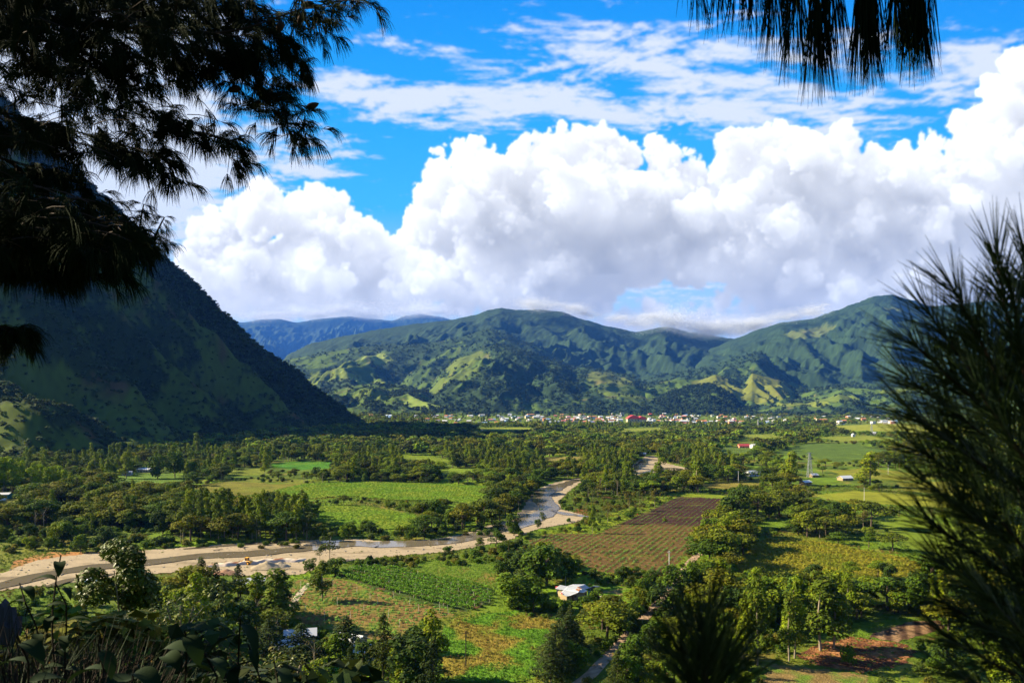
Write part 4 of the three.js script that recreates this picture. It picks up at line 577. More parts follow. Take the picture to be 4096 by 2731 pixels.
// woods on the hills and the left mountain
{
  const r = rngOf(91), M = new THREE.Matrix4(), q = new THREE.Quaternion(), up = new THREE.Vector3(0, 1, 0);
  const clump = (seed) => crownGeo(seed, roundBlobs(rngOf(seed)), 46, 0.16, { shell: true });
  const place = (name, label, spots, size, geos, col) => geos.map((geo, v) => {
    const l = spots.filter((_, i) => i % geos.length === v), im = new THREE.InstancedMesh(geo, leafMat(1, 1, 1, 0.2), l.length); im.name = numbered(name);
    l.forEach((s, i) => { const h = size(s) * (0.6 + 0.9 * r()), w = h * (0.8 + 0.7 * r()); im.setMatrixAt(i, M.compose(new THREE.Vector3(s[0], s[1] - h * 0.12, s[2]), q.setFromAxisAngle(up, r() * 6.3), new THREE.Vector3(w, h, w))); im.setColorAt(i, C(...tone(col(s), 0.7 + 0.6 * r()))); });
    scene.add(im); return tag(im, label + (v ? ', second kind of tree' : ''), 'woodland', null, 'stuff');
  });
  place('hill_forest', 'trees dotted over the hills behind the town', hillSpots, () => 15, [clump(3), clump(8)], () => [0.024, 0.046, 0.014]);
  place('mountain_forest', 'scrub and trees covering the steep left mountain', mountSpots, (s) => s[3] > 0.5 ? 11 : 5.5, [clump(4), clump(9)], () => [0.036, 0.058, 0.014]);
  console.log('hill', hillSpots.length, 'mount', mountSpots.length);
}

// ---------------------------------------------------------------- things people made
const box = (w, h, d, x = 0, y = 0, z = 0) => new THREE.BoxGeometry(w, h, d).translate(x, y, z);
const cyl = (r0, r1, h, x = 0, y = 0, z = 0, n = 10) => new THREE.CylinderGeometry(r0, r1, h, n).translate(x, y, z);
function bar(a, b, t) { const A = new THREE.Vector3(...a), B = new THREE.Vector3(...b), l = A.distanceTo(B), g = new THREE.BoxGeometry(t, l, t); return g.applyQuaternion(new THREE.Quaternion().setFromUnitVectors(new THREE.Vector3(0, 1, 0), B.clone().sub(A).normalize())).translate((A.x + B.x) / 2, (A.y + B.y) / 2, (A.z + B.z) / 2); }
// a flat panel with thickness through points in order
function slab(pts, t) { const P = [], I = [], n = pts.length; for (const s of [0, -t]) for (const p of pts) P.push(p.x, p.y + s, p.z); for (let i = 1; i < n - 1; i++) I.push(0, i, i + 1, n, n + i + 1, n + i); for (let i = 0; i < n; i++) { const j = (i + 1) % n; I.push(i, n + i, n + j, i, n + j, j); } return geoOf(P, I).toNonIndexed(); }
const gable = (w, d, h, e, t = 0.12) => { const a = w / 2 + e, b = d / 2 + e, V = (x, y, z) => new THREE.Vector3(x, y, z); return mergeGeometries([slab([V(-a, -e * h / (d / 2), b), V(a, -e * h / (d / 2), b), V(a, h, 0), V(-a, h, 0)], t), slab([V(a, -e * h / (d / 2), -b), V(-a, -e * h / (d / 2), -b), V(-a, h, 0), V(a, h, 0)], t)]); };
const gableEnd = (w, d, h, y) => { const s = new THREE.Shape([new THREE.Vector2(-d / 2, 0), new THREE.Vector2(d / 2, 0), new THREE.Vector2(0, h)]); return new THREE.ExtrudeGeometry(s, { depth: w - 0.02, bevelEnabled: false }).rotateY(Math.PI / 2).translate(-w / 2 + 0.01, y, 0); };
const flat = (g) => { g = g.index ? g.toNonIndexed() : g; for (const k of Object.keys(g.attributes)) if (k !== 'position') g.deleteAttribute(k); g.computeVertexNormals(); return g; };
const joined = (gs) => mergeGeometries(gs.map(flat));
const TIN = std(C(0.34, 0.345, 0.35), 0.55), TINW = std(C(0.42, 0.43, 0.43), 0.55), RUST = std(C(0.30, 0.12, 0.05), 0.8), REDR = std(C(0.55, 0.035, 0.03), 0.6), CLAY = std(C(0.40, 0.15, 0.08), 0.8), BLUER = std(C(0.10, 0.28, 0.6), 0.6);
const WHITE = std(C(0.44, 0.42, 0.39)), CREAM = std(C(0.36, 0.30, 0.20)), BRICK = std(C(0.42, 0.19, 0.11)), PLANK = std(C(0.24, 0.18, 0.10)), TEAL = std(C(0.04, 0.20, 0.24)), GREYW = std(C(0.42, 0.42, 0.42)), DARKW = std(C(0.03, 0.035, 0.04), 0.25), DOORM = std(C(0.10, 0.05, 0.03));

// the farmhouse: roof sheets found from their corners [across, down, height] on the enlarged photograph
{
  const o = base('farmhouse', ground(1322, 1366)), org = o.position;
  const V = (zx, zy, y) => { const px = (2150 + zx * 0.1488) / 1.7415, py = (2250 + zy * 0.1488) / 1.7415, d = (EYE - y) / ((py - 930) * K); return at(px, py, d).sub(org); };
  const roofs = [[[[475, 705, 2.5], [700, 745, 2.5], [820, 645, 2.9], [610, 605, 2.9]], TIN], [[[795, 640, 3.0], [1090, 650, 3.45], [1270, 590, 3.6], [960, 586, 3.5]], TINW], [[[1090, 652, 3.42], [1262, 722, 2.6], [1405, 682, 2.6], [1272, 592, 3.58]], TIN], [[[695, 747, 2.72], [1075, 817, 2.72], [1215, 712, 3.05], [1045, 652, 3.5], [795, 657, 3.4]], TINW], [[[605, 822, 2.1], [775, 912, 2.05], [880, 893, 2.1], [1060, 822, 2.66], [690, 755, 2.66]], TIN], [[[1085, 795, 2.64], [1240, 815, 2.3], [1345, 745, 2.5], [1225, 716, 3.0]], TINW]];
  for (const [pts, m] of roofs) {
    const q = pts.map((p) => V(...p)), r = part('roof', slab(q, 0.06), m, o);
    // sheet laps: thin raised seams from eave to ridge
    const a = q[0], b = q[1], c = q[q.length - 2], d = q[q.length - 1], gs = []; for (let i = 1; i < 7; i++) { const u = a.clone().lerp(b, i / 7), w = d.clone().lerp(c, i / 7); u.y += 0.02; w.y += 0.02; gs.push(bar(u.toArray(), w.toArray(), 0.05)); } part('seam', joined(gs), m, r);
  }
  for (const [pts, l] of [[[[1020, 735, 3.02], [1065, 752, 2.98], [1100, 715, 3.12], [1075, 700, 3.2]], 0], [[[1075, 765, 2.95], [1110, 775, 2.92], [1150, 725, 3.1], [1115, 715, 3.13]], 0], [[[1050, 665, 3.48], [1150, 700, 3.3], [1215, 715, 3.13], [1080, 655, 3.5]], 0], [[[640, 850, 2.22], [680, 860, 2.22], [655, 815, 2.4], [620, 805, 2.4]], 1]]) part('rusty_sheet', slab(pts.map((p) => { const v = V(...p); v.y += 0.06; return v; }), 0.03), l ? std(C(0.3, 0.03, 0.03)) : RUST, o);
  const foot = [[545, 745, 2.3], [625, 830, 2.0], [785, 900, 1.95], [880, 880, 2.0], [1070, 812, 2.5], [1235, 803, 2.2], [1335, 742, 2.4], [1262, 700, 2.5], [830, 650, 2.8]].map((p) => V(...p));
  const sh = new THREE.Shape(foot.map((p) => new THREE.Vector2(p.x, -p.z)));
  part('wall', new THREE.ExtrudeGeometry(sh, { depth: 2.0, bevelEnabled: false }).rotateX(-Math.PI / 2), PLANK, o);
  const on = (i, s, w, h, y, name, m) => { const a = foot[i], b = foot[i + 1], p = a.clone().lerp(b, s), t = b.clone().sub(a); part(name, box(w, h, 0.1), m, o).position.set(p.x, y, p.z); o.children.at(-1).rotation.y = -Math.atan2(t.z, t.x); };
  on(3, 0.35, 0.9, 1.8, 0.9, 'door', DOORM); on(3, 0.72, 0.9, 0.7, 1.3, 'window', DARKW); on(2, 0.5, 0.5, 0.5, 1.3, 'window', DARKW); on(5, 0.5, 1.0, 0.7, 1.3, 'window', DARKW);
  for (let i = 0; i < 5; i++) on(3, 0.05 + i * 0.21, 0.12, 1.95, 0.98, 'post', std(C(0.26, 0.1, 0.05)));
  tag(o, 'farmhouse with patched rusty tin roofs and plank walls', 'house');
  const oh = base('outhouse', ground(1281, 1362)); part('wall', box(0.8, 1.7, 0.8, 0, 0.85, 0), WHITE, oh); part('roof', slab([new THREE.Vector3(-0.75, 1.75, 0.6), new THREE.Vector3(0.75, 1.75, 0.6), new THREE.Vector3(0.8, 2.1, -0.7), new THREE.Vector3(-0.7, 2.1, -0.7)], 0.07), std(C(0.6, 0.09, 0.08)), oh); part('door', box(0.5, 1.4, 0.05, 0, 0.72, 0.42), GREYW, oh); tag(oh, 'tiny white outhouse with red roof left of the farmhouse', 'outhouse');
  const tk = base('water_tank', ground(1353, 1367)); part('tank', joined([cyl(0.42, 0.45, 1.2, 0, 0.62, 0, 14)]), std(C(0.01, 0.16, 0.10), 0.4), tk); part('lid', joined([cyl(0.2, 0.44, 0.14, 0, 1.3, 0, 14)]), std(C(0.01, 0.12, 0.08), 0.4), tk); tag(tk, 'green plastic water tank at the corner of the farmhouse', 'water tank');
  const wp = base('pole', ground(1299, 1346)); part('mast', joined([cyl(0.05, 0.06, 5.4, 0, 2.7, 0, 6)]), WHITE, wp); part('crossbar', box(0.7, 0.07, 0.07, 0, 5.1, 0), WHITE, wp); tag(wp, 'thin white pole rising behind the left farmhouse roof', 'pole');
  const rk = solo('boulder', flat(new THREE.IcosahedronGeometry(0.8, 2)), std(C(0.6, 0.48, 0.36)), 'pale flat boulder in the grassy yard right of the farmhouse', 'rock'); rk.scale.set(1.2, 0.5, 0.8); rk.position.set(...ground(1382, 1371));
}
function carBody(w, pts) { const s = new THREE.Shape(pts.map(([x, y]) => new THREE.Vector2(x, y))); return new THREE.ExtrudeGeometry(s, { depth: w, bevelEnabled: true, bevelSize: 0.05, bevelThickness: 0.05, bevelSegments: 1 }).translate(0, 0, -w / 2); }
function makeCar(label, cat, name, paint, pos, turn, pickup) {
  const o = base(name, pos, turn), m = std(paint, 0.3);
  part('body', carBody(1.6, [[-2.1, 0.4], [2.1, 0.4], [2.15, 0.85], [1.2, 1.0], [-2.15, 1.0]]), m, o);
  part('cab', carBody(1.4, pickup ? [[-0.5, 1.0], [1.1, 1.0], [0.6, 1.6], [-0.4, 1.6]] : [[-1.9, 1.0], [1.2, 1.0], [0.6, 1.62], [-1.6, 1.62]]), m, o);
  for (const s of [-1, 1]) part('window', box(pickup ? 0.9 : 1.9, 0.36, 0.03, pickup ? 0.2 : -0.5, 1.32, s * 0.77), DARKW, o);
  part('windscreen', box(0.05, 0.5, 1.2, 0, 0, 0).rotateZ(0.7).translate(0.94, 1.32, 0), DARKW, o);
  for (const x of [-1.35, 1.35]) for (const s of [-1, 1]) { const w = part('wheel', cyl(0.36, 0.36, 0.24, 0, 0, 0, 16).rotateX(Math.PI / 2), std(C(0.02, 0.02, 0.02)), o); w.position.set(x, 0.36, s * 0.78); part('rim', cyl(0.2, 0.2, 0.26, 0, 0, 0, 10).rotateX(Math.PI / 2), GREYW, w); }
  return tag(o, label, cat);
}
makeCar('dark blue car parked right of the farmhouse', 'car', 'parked_car', C(0.015, 0.022, 0.04), ground(1366, 1357), 2.6, false);
makeCar('white pickup standing on the near edge of the river sand', 'pickup', 'pickup_truck', C(0.7, 0.72, 0.76), ground(209, 1337), 0.35, true);
{ // wheel loader in the sand pit
  const o = base('wheel_loader', ground(566, 1297), 2.75), Y = std(C(0.72, 0.33, 0.015), 0.5);
  part('body', joined([carBody(1.7, [[-2.6, 0.8], [0.2, 0.8], [0.2, 1.5], [-2.2, 1.75], [-2.6, 1.5]]), carBody(1.2, [[0.1, 0.7], [1.7, 0.7], [1.6, 1.3], [0.1, 1.4]])]), Y, o);
  const cab = part('cab', joined([box(1.3, 0.12, 1.4, -0.35, 2.95, 0), ...[-0.95, 0.25].flatMap((x) => [-0.62, 0.62].map((z) => box(0.12, 1.3, 0.12, x, 2.3, z)))]), Y, o);
  part('pane', box(1.1, 1.1, 1.15, -0.35, 2.3, 0), DARKW, cab);
  for (const s of [-1, 1]) part('arm', joined([bar([0.9, 1.3, s * 0.45], [2.4, 1.35, s * 0.45], 0.22), bar([2.4, 1.35, s * 0.45], [3.0, 0.6, s * 0.45], 0.2)]), Y, o);
  part('bucket', carBody(2.5, [[2.9, 0.2], [3.9, 0.15], [3.3, 0.35], [3.15, 0.9], [3.5, 1.25], [3.0, 1.1]]), std(C(0.25, 0.16, 0.06), 0.6), o);
  for (const x of [-1.7, 1.15]) for (const s of [-1, 1]) { const w = part('wheel', joined([cyl(0.78, 0.78, 0.55, 0, 0, 0, 18).rotateX(Math.PI / 2)]), std(C(0.02, 0.02, 0.02)), o); w.position.set(x, 0.78, s * 0.95); part('rim', joined([cyl(0.38, 0.38, 0.6, 0, 0, 0, 12).rotateX(Math.PI / 2)]), Y, w); }
  tag(o, 'yellow wheel loader working in the river sand pit', 'loader');
}
function heap(name, px, py, w, h, col, label, cat, seed) { const g = new THREE.SphereGeometry(1, 28, 14, 0, 6.2832, 0, Math.PI / 2), p = g.attributes.position; for (let i = 0; i < p.count; i++) { const x = p.getX(i), y = p.getY(i), z = p.getZ(i), q = Math.hypot(x, z), k = 1 + 0.22 * fbm(x * 2 + seed, z * 2 + y, 3); p.setXYZ(i, x * w * k, (1 - q * 0.86) * h * k - 0.1, z * w * 0.7 * k); } g.computeVertexNormals(); const m = solo(name, g, std(col, 1, { bumpMap: tuftBump, bumpScale: 0.2 }), label, cat); m.position.set(...ground(px, py)); return m; }
heap('sand_pile', 612, 1306, 6.5, 3.2, C(0.25, 0.20, 0.13), 'large grey sand heap right of the yellow loader', 'sand heap', 1);
heap('sand_pile', 645, 1303, 4.2, 2.4, C(0.28, 0.23, 0.16), 'pale gravel heap at the right end of the sand pit', 'sand heap', 2);
heap('sand_pile', 520, 1318, 5, 2.0, C(0.20, 0.115, 0.07), 'reddish brown sand heap left of the loader', 'sand heap', 3);
heap('sand_pile', 625, 1327, 3, 1.8, C(0.22, 0.165, 0.10), 'small sand heap nearest the trees', 'sand heap', 4);
{ // cut bank behind the pit
  const P = [], I = [], Q = []; const a = ground(470, 1304), b = ground(700, 1289); const n = 60; for (let i = 0; i <= n; i++) { const t = i / n, x = mix(a[0], b[0], t), z = mix(a[2], b[2], t) + 2 * n2(t * 6, 2), h = 1.7 * Math.sin(Math.PI * Math.min(1, Math.max(0, t))) ** 0.4 * (0.9 + 0.4 * n2(t * 11, 5)); [[0, 1.2], [h * 0.8, 0.5], [h, 0], [h * 0.95, -2.5], [0, -6]].forEach(([y, o], j) => { P.push(x, y + 0.1 * n2(t * 50, j), z + o + 0.3 * n2(t * 40, j * 3)); Q.push(...tone(j === 2 || j === 3 ? mix3([0.4, 0.34, 0.26], [0.14, 0.05, 0.02], sstep(-0.1, 0.2, n2(t * 9, 8))) : [0.36, 0.3, 0.25], 1 + 0.3 * n2(t * 60, j))); if (i && j < 4) { const k = (i - 1) * 5 + j, m = i * 5 + j; I.push(k, m, m + 1, k, m + 1, k + 1); } }); }
  struct('sand_bank', geoOf(P, I, Q, null, true), vcMat(1), 'cut sand bank with reddish weeds behind the yellow loader');
}
// houses
function makeHouse(name, wm, rm, w, d, h, rh, o = {}) {
  const g = new THREE.Group(); g.name = name;
  part('wall', joined([box(w, h, d, 0, h / 2, 0), ...(rh > 0.4 ? [gableEnd(w, d, rh * 0.98, h)] : [])]), wm, g);
  part('roof', rh > 0.4 ? joined([gable(w, d, rh, 0.5)]).translate(0, h + 0.06, 0) : joined([box(w + 0.6, 0.25, d + 0.6, 0, h + 0.13, 0)]), rm, g);
  if (!o.plain) { part('door', box(1, 2, 0.12, -w * 0.12, 1, d / 2 + 0.03), DOORM, g); for (const x of [-0.34, 0.16, 0.36]) part('window', box(1.1, 0.9, 0.12, w * x, 1.6, d / 2 + 0.03), DARKW, g); }
  return g;
}
function setHouse(g, pos, turn, label, cat = 'house', group) { g.name = numbered(g.name); g.position.set(...pos); g.rotation.y = turn; scene.add(g); tag(g, label, cat, group); return g; }
setHouse(makeHouse('house', TEAL, TIN, 9, 7, 3.4, 0.9), ground(8, 1146), 0.2, 'dark teal house with pale roof at the left edge');
{ const t = base('water_tank', ground(6, 1151)); part('tank', joined([cyl(0.9, 0.9, 4.2, 0, 0, 0, 14).rotateZ(Math.PI / 2).translate(0, 0.95, 0)]), std(C(0.6, 0.62, 0.64), 0.4), t); part('cradle', joined([box(0.3, 0.4, 1.5, -1.2, 0.2, 0), box(0.3, 0.4, 1.5, 1.2, 0.2, 0)]), GREYW, t); tag(t, 'white lying tank in front of the teal house', 'tank'); }
setHouse(makeHouse('house', CREAM, TINW, 13, 8, 3, 1.3), ground(334, 1085), -0.25, 'house with bright white roof by tall trees at the mountain foot');
setHouse(makeHouse('house', WHITE, TIN, 8, 6, 2.8, 1), ground(292, 1092), 0.3, 'small grey roofed house beside the yellow green eucalyptus');
setHouse(makeHouse('house', PLANK, TINW, 9, 7, 3, 1.4), ground(574, 1356), 0.5, 'tin roofed house between eucalyptus and dark conifers');
setHouse(makeHouse('house', PLANK, TIN, 8, 5, 2.4, 1.2), ground(690, 1474), 0.25, 'long white house behind the black green conifers');
setHouse(makeHouse('house', WHITE, TIN, 7, 5, 2.6, 1.3), ground(652, 1502), 0.7, 'small tin roofed house left under the black green conifers');
setHouse(makeHouse('house', CREAM, TINW, 7, 5, 2.8, 1.4), ground(806, 1492), -0.4, 'white roofed house under the right black green conifer');
setHouse(makeHouse('house', WHITE, TINW, 5, 4, 2.5, 1.1), ground(838, 1512), 0.2, 'tiny white shed right of the bright lawn', 'shed');
setHouse(makeHouse('house', PLANK, RUST, 8, 6, 2.7, 1.2), ground(1630, 1352), 0.3, 'half hidden house with pale and rusty roof right of the road');
setHouse(makeHouse('house', GREYW, TINW, 12, 8, 3, 2.2), ground(1730, 1094), 0.45, 'large white house among trees left of the lattice pylon');
setHouse(makeHouse('house', BRICK, std(C(0.30, 0.03, 0.03), 0.7), 17, 9, 3, 3), ground(1708, 1029), 0.1, 'long red roofed farm on the shaded pasture');
setHouse(makeHouse('house', WHITE, TINW, 10, 8, 5, 1.2), ground(1732, 1030), 0.3, 'white building at the right end of the red roofed farm');
setHouse(makeHouse('house', PLANK, TINW, 11, 7, 2.4, 1.8), ground(1941, 1104), 0.3, 'white roofed house right of the lattice pylon');
setHouse(makeHouse('house', PLANK, TIN, 6, 5, 2.4, 1.3), ground(1869, 1097), 0.2, 'small white building behind the lattice pylon foot');
setHouse(makeHouse('house', PLANK, TINW, 8, 6, 2.4, 1.3), ground(1850, 1114), 0.5, 'white roof half hidden in trees left of the yellow pasture strip');
setHouse(makeHouse('house', WHITE, TINW, 12, 6, 3, 1.2), ground(1472, 1048), 0.1, 'low white roof in the dark trees past the far river bend');
[[585, 1051, 14], [600, 1054, 7], [772, 1034, 12], [790, 1030, 9], [806, 1036, 8], [940, 1004, 24], [922, 985, 8], [924, 990, 8], [905, 1012, 9], [962, 1016, 7], [1010, 1013, 6], [1106, 993, 8], [1590, 992, 8], [1630, 995, 7], [1690, 1012, 8], [1700, 985, 9], [1480, 1000, 8], [1296, 1000, 7], [1330, 1013, 8], [1840, 1000, 9], [1960, 1004, 8], [2010, 1000, 7], [665, 1040, 8], [730, 1018, 8]].forEach(([x, y, w], i) => setHouse(makeHouse('house', [WHITE, CREAM, WHITE][i % 3], [TINW, TIN, TINW, CLAY][i % 4], w, 6, 4.5, 2.2, { plain: true }), ground(x, y), i * 0.7, `${w > 11 ? 'long' : 'small'} ${i % 3 === 1 ? 'cream' : 'white'} house with ${['white', 'grey', 'white', 'clay red'][i % 4]} roof in the dark woods, ${['first', 'second', 'third', 'fourth', 'fifth', 'sixth', 'seventh', 'eighth', 'ninth', 'tenth', 'eleventh', 'twelfth'][Math.floor(i / 2)]} ${i % 2 ? 'pair, right one' : 'pair, left one'}`, 'house'));
{ // the town
  const r = rngOf(303), wallM = [[WHITE, 'white'], [CREAM, 'cream'], [WHITE, 'white'], [BRICK, 'brick'], [GREYW, 'grey']], roofM = [[TINW, 'white'], [TIN, 'grey tin'], [TINW, 'white'], [CLAY, 'clay red'], [RUST, 'rusty'], [std(C(0.40, 0.10, 0.085), 0.7), 'red'], [std(C(0.14, 0.24, 0.40), 0.7), 'blue']], protos = {};
  const zone = (px) => px < 1010 ? 'at the left town fringe' : px < 1180 ? 'in the left town quarter' : px < 1290 ? 'in the town middle' : px < 1430 ? 'left of the red arched hall' : px < 1560 ? 'beside the red arched hall' : px < 1700 ? 'in the right town quarter' : px < 1880 ? 'below the yellow grass hills' : 'at the right town end';
  const pts = []; for (let i = 0; i < 288; i++) { const q = r(); const px = q < 0.58 ? 1150 + 430 * r() : q < 0.76 ? 830 + 340 * r() : q < 0.94 ? 1560 + 220 * r() : 1780 + 300 * r(), dense = px > 1170 && px < 1600, py = dense ? 955 + 21 * r() ** 0.8 : 957 + 19 * r(); pts.push([px, py]); }
  for (const [px, py] of pts) {
    if (px > 1425 && px < 1490 && py > 955 && py < 976) continue;
    const wi = Math.floor(r() * 5), ri = Math.floor(r() ** 1.5 * 7), two = r() < 0.35, big = r() < 0.12, key = [wi, ri, two, big].join();
    const o = protos[key] ? protos[key].clone() : (protos[key] = makeHouse('house', wallM[wi][0], roofM[ri][0], big ? 26 : 12, big ? 14 : 9, two ? 7.5 : 4.2, ri === 1 && two ? 0.2 : 2, { plain: true }));
    o.name = 'town_house'; const k = 0.95 + 0.5 * r(), l = `${big ? 'long ' : two ? 'tall ' : 'low '}${wallM[wi][1]} house, ${roofM[ri][1]} roof, ${zone(px)}`;
    setHouse(o, ground(px, py), (r() - 0.5) * 0.9, l, 'house', 'houses ' + zone(px)); o.scale.set(k, k, k);
  }
  const same = {}; for (const o of scene.children) if (o.name.startsWith('town_house')) (same[o.userData.label] ??= []).push(o);
  const nth = ['first', 'second', 'third', 'fourth', 'fifth', 'sixth', 'seventh', 'eighth', 'ninth', 'tenth', 'eleventh', 'twelfth'];
  for (const l of Object.values(same)) if (l.length > 1) l.sort((a, b) => a.position.x / a.position.z < b.position.x / b.position.z ? 1 : -1).forEach((o, i) => { o.userData.label += `, ${nth[i]} from the left`; });
  const hall = base('sports_hall', ground(1461, 970)); part('wall', joined([box(58, 9, 34, 0, 4.5, 0), box(20, 7, 40, 16, 3.5, 0)]), CREAM, hall); hall.scale.set(1.15, 1.3, 1.15);
  const arc = (w, h, l) => { const s = new THREE.Shape(); s.moveTo(-w / 2, 0); s.quadraticCurveTo(0, h * 2, w / 2, 0); s.lineTo(-w / 2, 0); return new THREE.ExtrudeGeometry(s, { depth: l, bevelEnabled: false, curveSegments: 14 }).translate(0, 0, -l / 2); };
  part('roof', joined([arc(44, 10, 36).translate(-9, 9.02, 0), arc(30, 7.5, 42).translate(16, 8.5, 0)]), REDR, hall); for (let i = 0; i < 6; i++) part('window', box(5, 2.5, 0.3, -24 + i * 9.6, 5, 17.1), DARKW, hall);
  tag(hall, 'large hall with arched bright red roof in the town', 'hall');
  const rh = setHouse(makeHouse('house', WHITE, REDR, 17, 11, 8, 3.5), [...ground(1493, 956.2)], 0.1, 'tall white house with red roof right of the arched hall');
  const tb = base('office_block', ground(1429, 957.5)); part('wall', box(17, 17, 12, 0, 8.5, 0), GREYW, tb); for (let i = 0; i < 5; i++) part('column', box(1.3, 16, 0.6, -7 + i * 3.5, 8.4, 6.2), WHITE, tb); part('roof', box(18.5, 0.8, 13.5, 0, 17.4, 0), WHITE, tb); tag(tb, 'grey and white striped block left of the arched hall', 'building');
  const wl = setHouse(makeHouse('warehouse', CREAM, TINW, 48, 20, 7, 3.5, { plain: true }), ground(1237, 962), 0.15, 'broad pale roofed warehouse in the middle of the town', 'warehouse');
  setHouse(makeHouse('warehouse', WHITE, TIN, 30, 12, 6, 0.3, { plain: true }), ground(808, 958), -0.1, 'long flat white building beside the foot of the dark mountain', 'building');
  const ma = base('radio_mast', ground(1204, 958)); part('mast', joined([bar([-1, 0, 0], [0, 30, 0], 0.5), bar([1, 0, 0], [0, 30, 0], 0.5)]), std(C(0.6, 0.15, 0.1)), ma); part('rung', joined([3, 8, 13, 18, 23].map((y) => box(2 * (1 - y / 30), 0.4, 0.3, 0, y, 0))), WHITE, ma); tag(ma, 'red and white radio mast behind the town', 'mast');
}
{ // lattice pylons
  const o = base('pylon'), H = 20, leg = [], S = std(C(0.24, 0.25, 0.26), 0.6, { metalness: 0.4 });
  const w = (y) => mix(2.1, 0.45, y / H), cs = [[-1, -1], [1, -1], [1, 1], [-1, 1]];
  for (const [a, b] of cs) leg.push(bar([a * w(0), 0, b * w(0)], [a * w(H), H, b * w(H)], 0.26)); part('leg', joined(leg), S, o);
  const br = []; for (let y = 0; y < H - 1; y += 3.2 - y * 0.07) { const y2 = Math.min(H, y + 3.2 - y * 0.07); for (let i = 0; i < 4; i++) { const [a, b] = cs[i], [c, d] = cs[(i + 1) % 4]; br.push(bar([a * w(y), y, b * w(y)], [c * w(y2), y2, d * w(y2)], 0.15), bar([c * w(y), y, d * w(y)], [a * w(y2), y2, b * w(y2)], 0.15)); } } part('bracing', joined(br), S, o);
  for (const y of [14.5, 17, 19.4]) part('crossarm', joined([bar([-2.9, y, 0], [2.9, y, 0], 0.2), bar([-2.9, y, 0], [0, y + 0.9, 0], 0.14), bar([2.9, y, 0], [0, y + 0.9, 0], 0.14)]), S, o);
  const spots = [[1860, 1097, 1.12, 'large lattice pylon standing on the bright pasture at the right'], [1556, 986, 1.3, 'far pale pylon below the right quarter of the town'], [1741, 988, 1.35, 'far pale pylon before the yellow grass hills'], [2002, 1000, 1.3, 'far pylon at the edge of the far yellow meadow'], [1420, 985, 1.3, 'faint pylon below the red arched hall']];
  spots.forEach(([x, y, s, l], i) => { const p = i ? o.clone() : o; if (i) { p.name = numbered('pylon'); scene.add(p); } p.position.set(...ground(x, y)); p.scale.set(s * 0.9, s, s * 0.9); p.rotation.y = 0.3 * i; tag(p, l, 'pylon', 'lattice pylons crossing the valley'); });
  const up = (x, y, h, m, l) => { const q = base('utility_pole', ground(x, y)); part('mast', joined([cyl(0.12, 0.17, h, 0, h / 2, 0, 7)]), m, q); part('crossarm', box(1.6, 0.12, 0.12, 0, h - 0.6, 0), m, q); tag(q, l, 'utility pole'); };
  up(1537, 1318, 9, std(C(0.5, 0.48, 0.44)), 'pale utility pole at the near corner of the ploughed field'); up(1070, 1532, 9, std(C(0.03, 0.025, 0.02)), 'dark utility pole at the left edge of the orange meadow'); up(1696, 1110, 10, WHITE, 'white utility pole left of the white house among trees'); up(1985, 1150, 9, WHITE, 'white utility pole on the yellow pasture strip'); up(2040, 1090, 9, WHITE, 'white utility pole behind the tall lone eucalyptus');
}
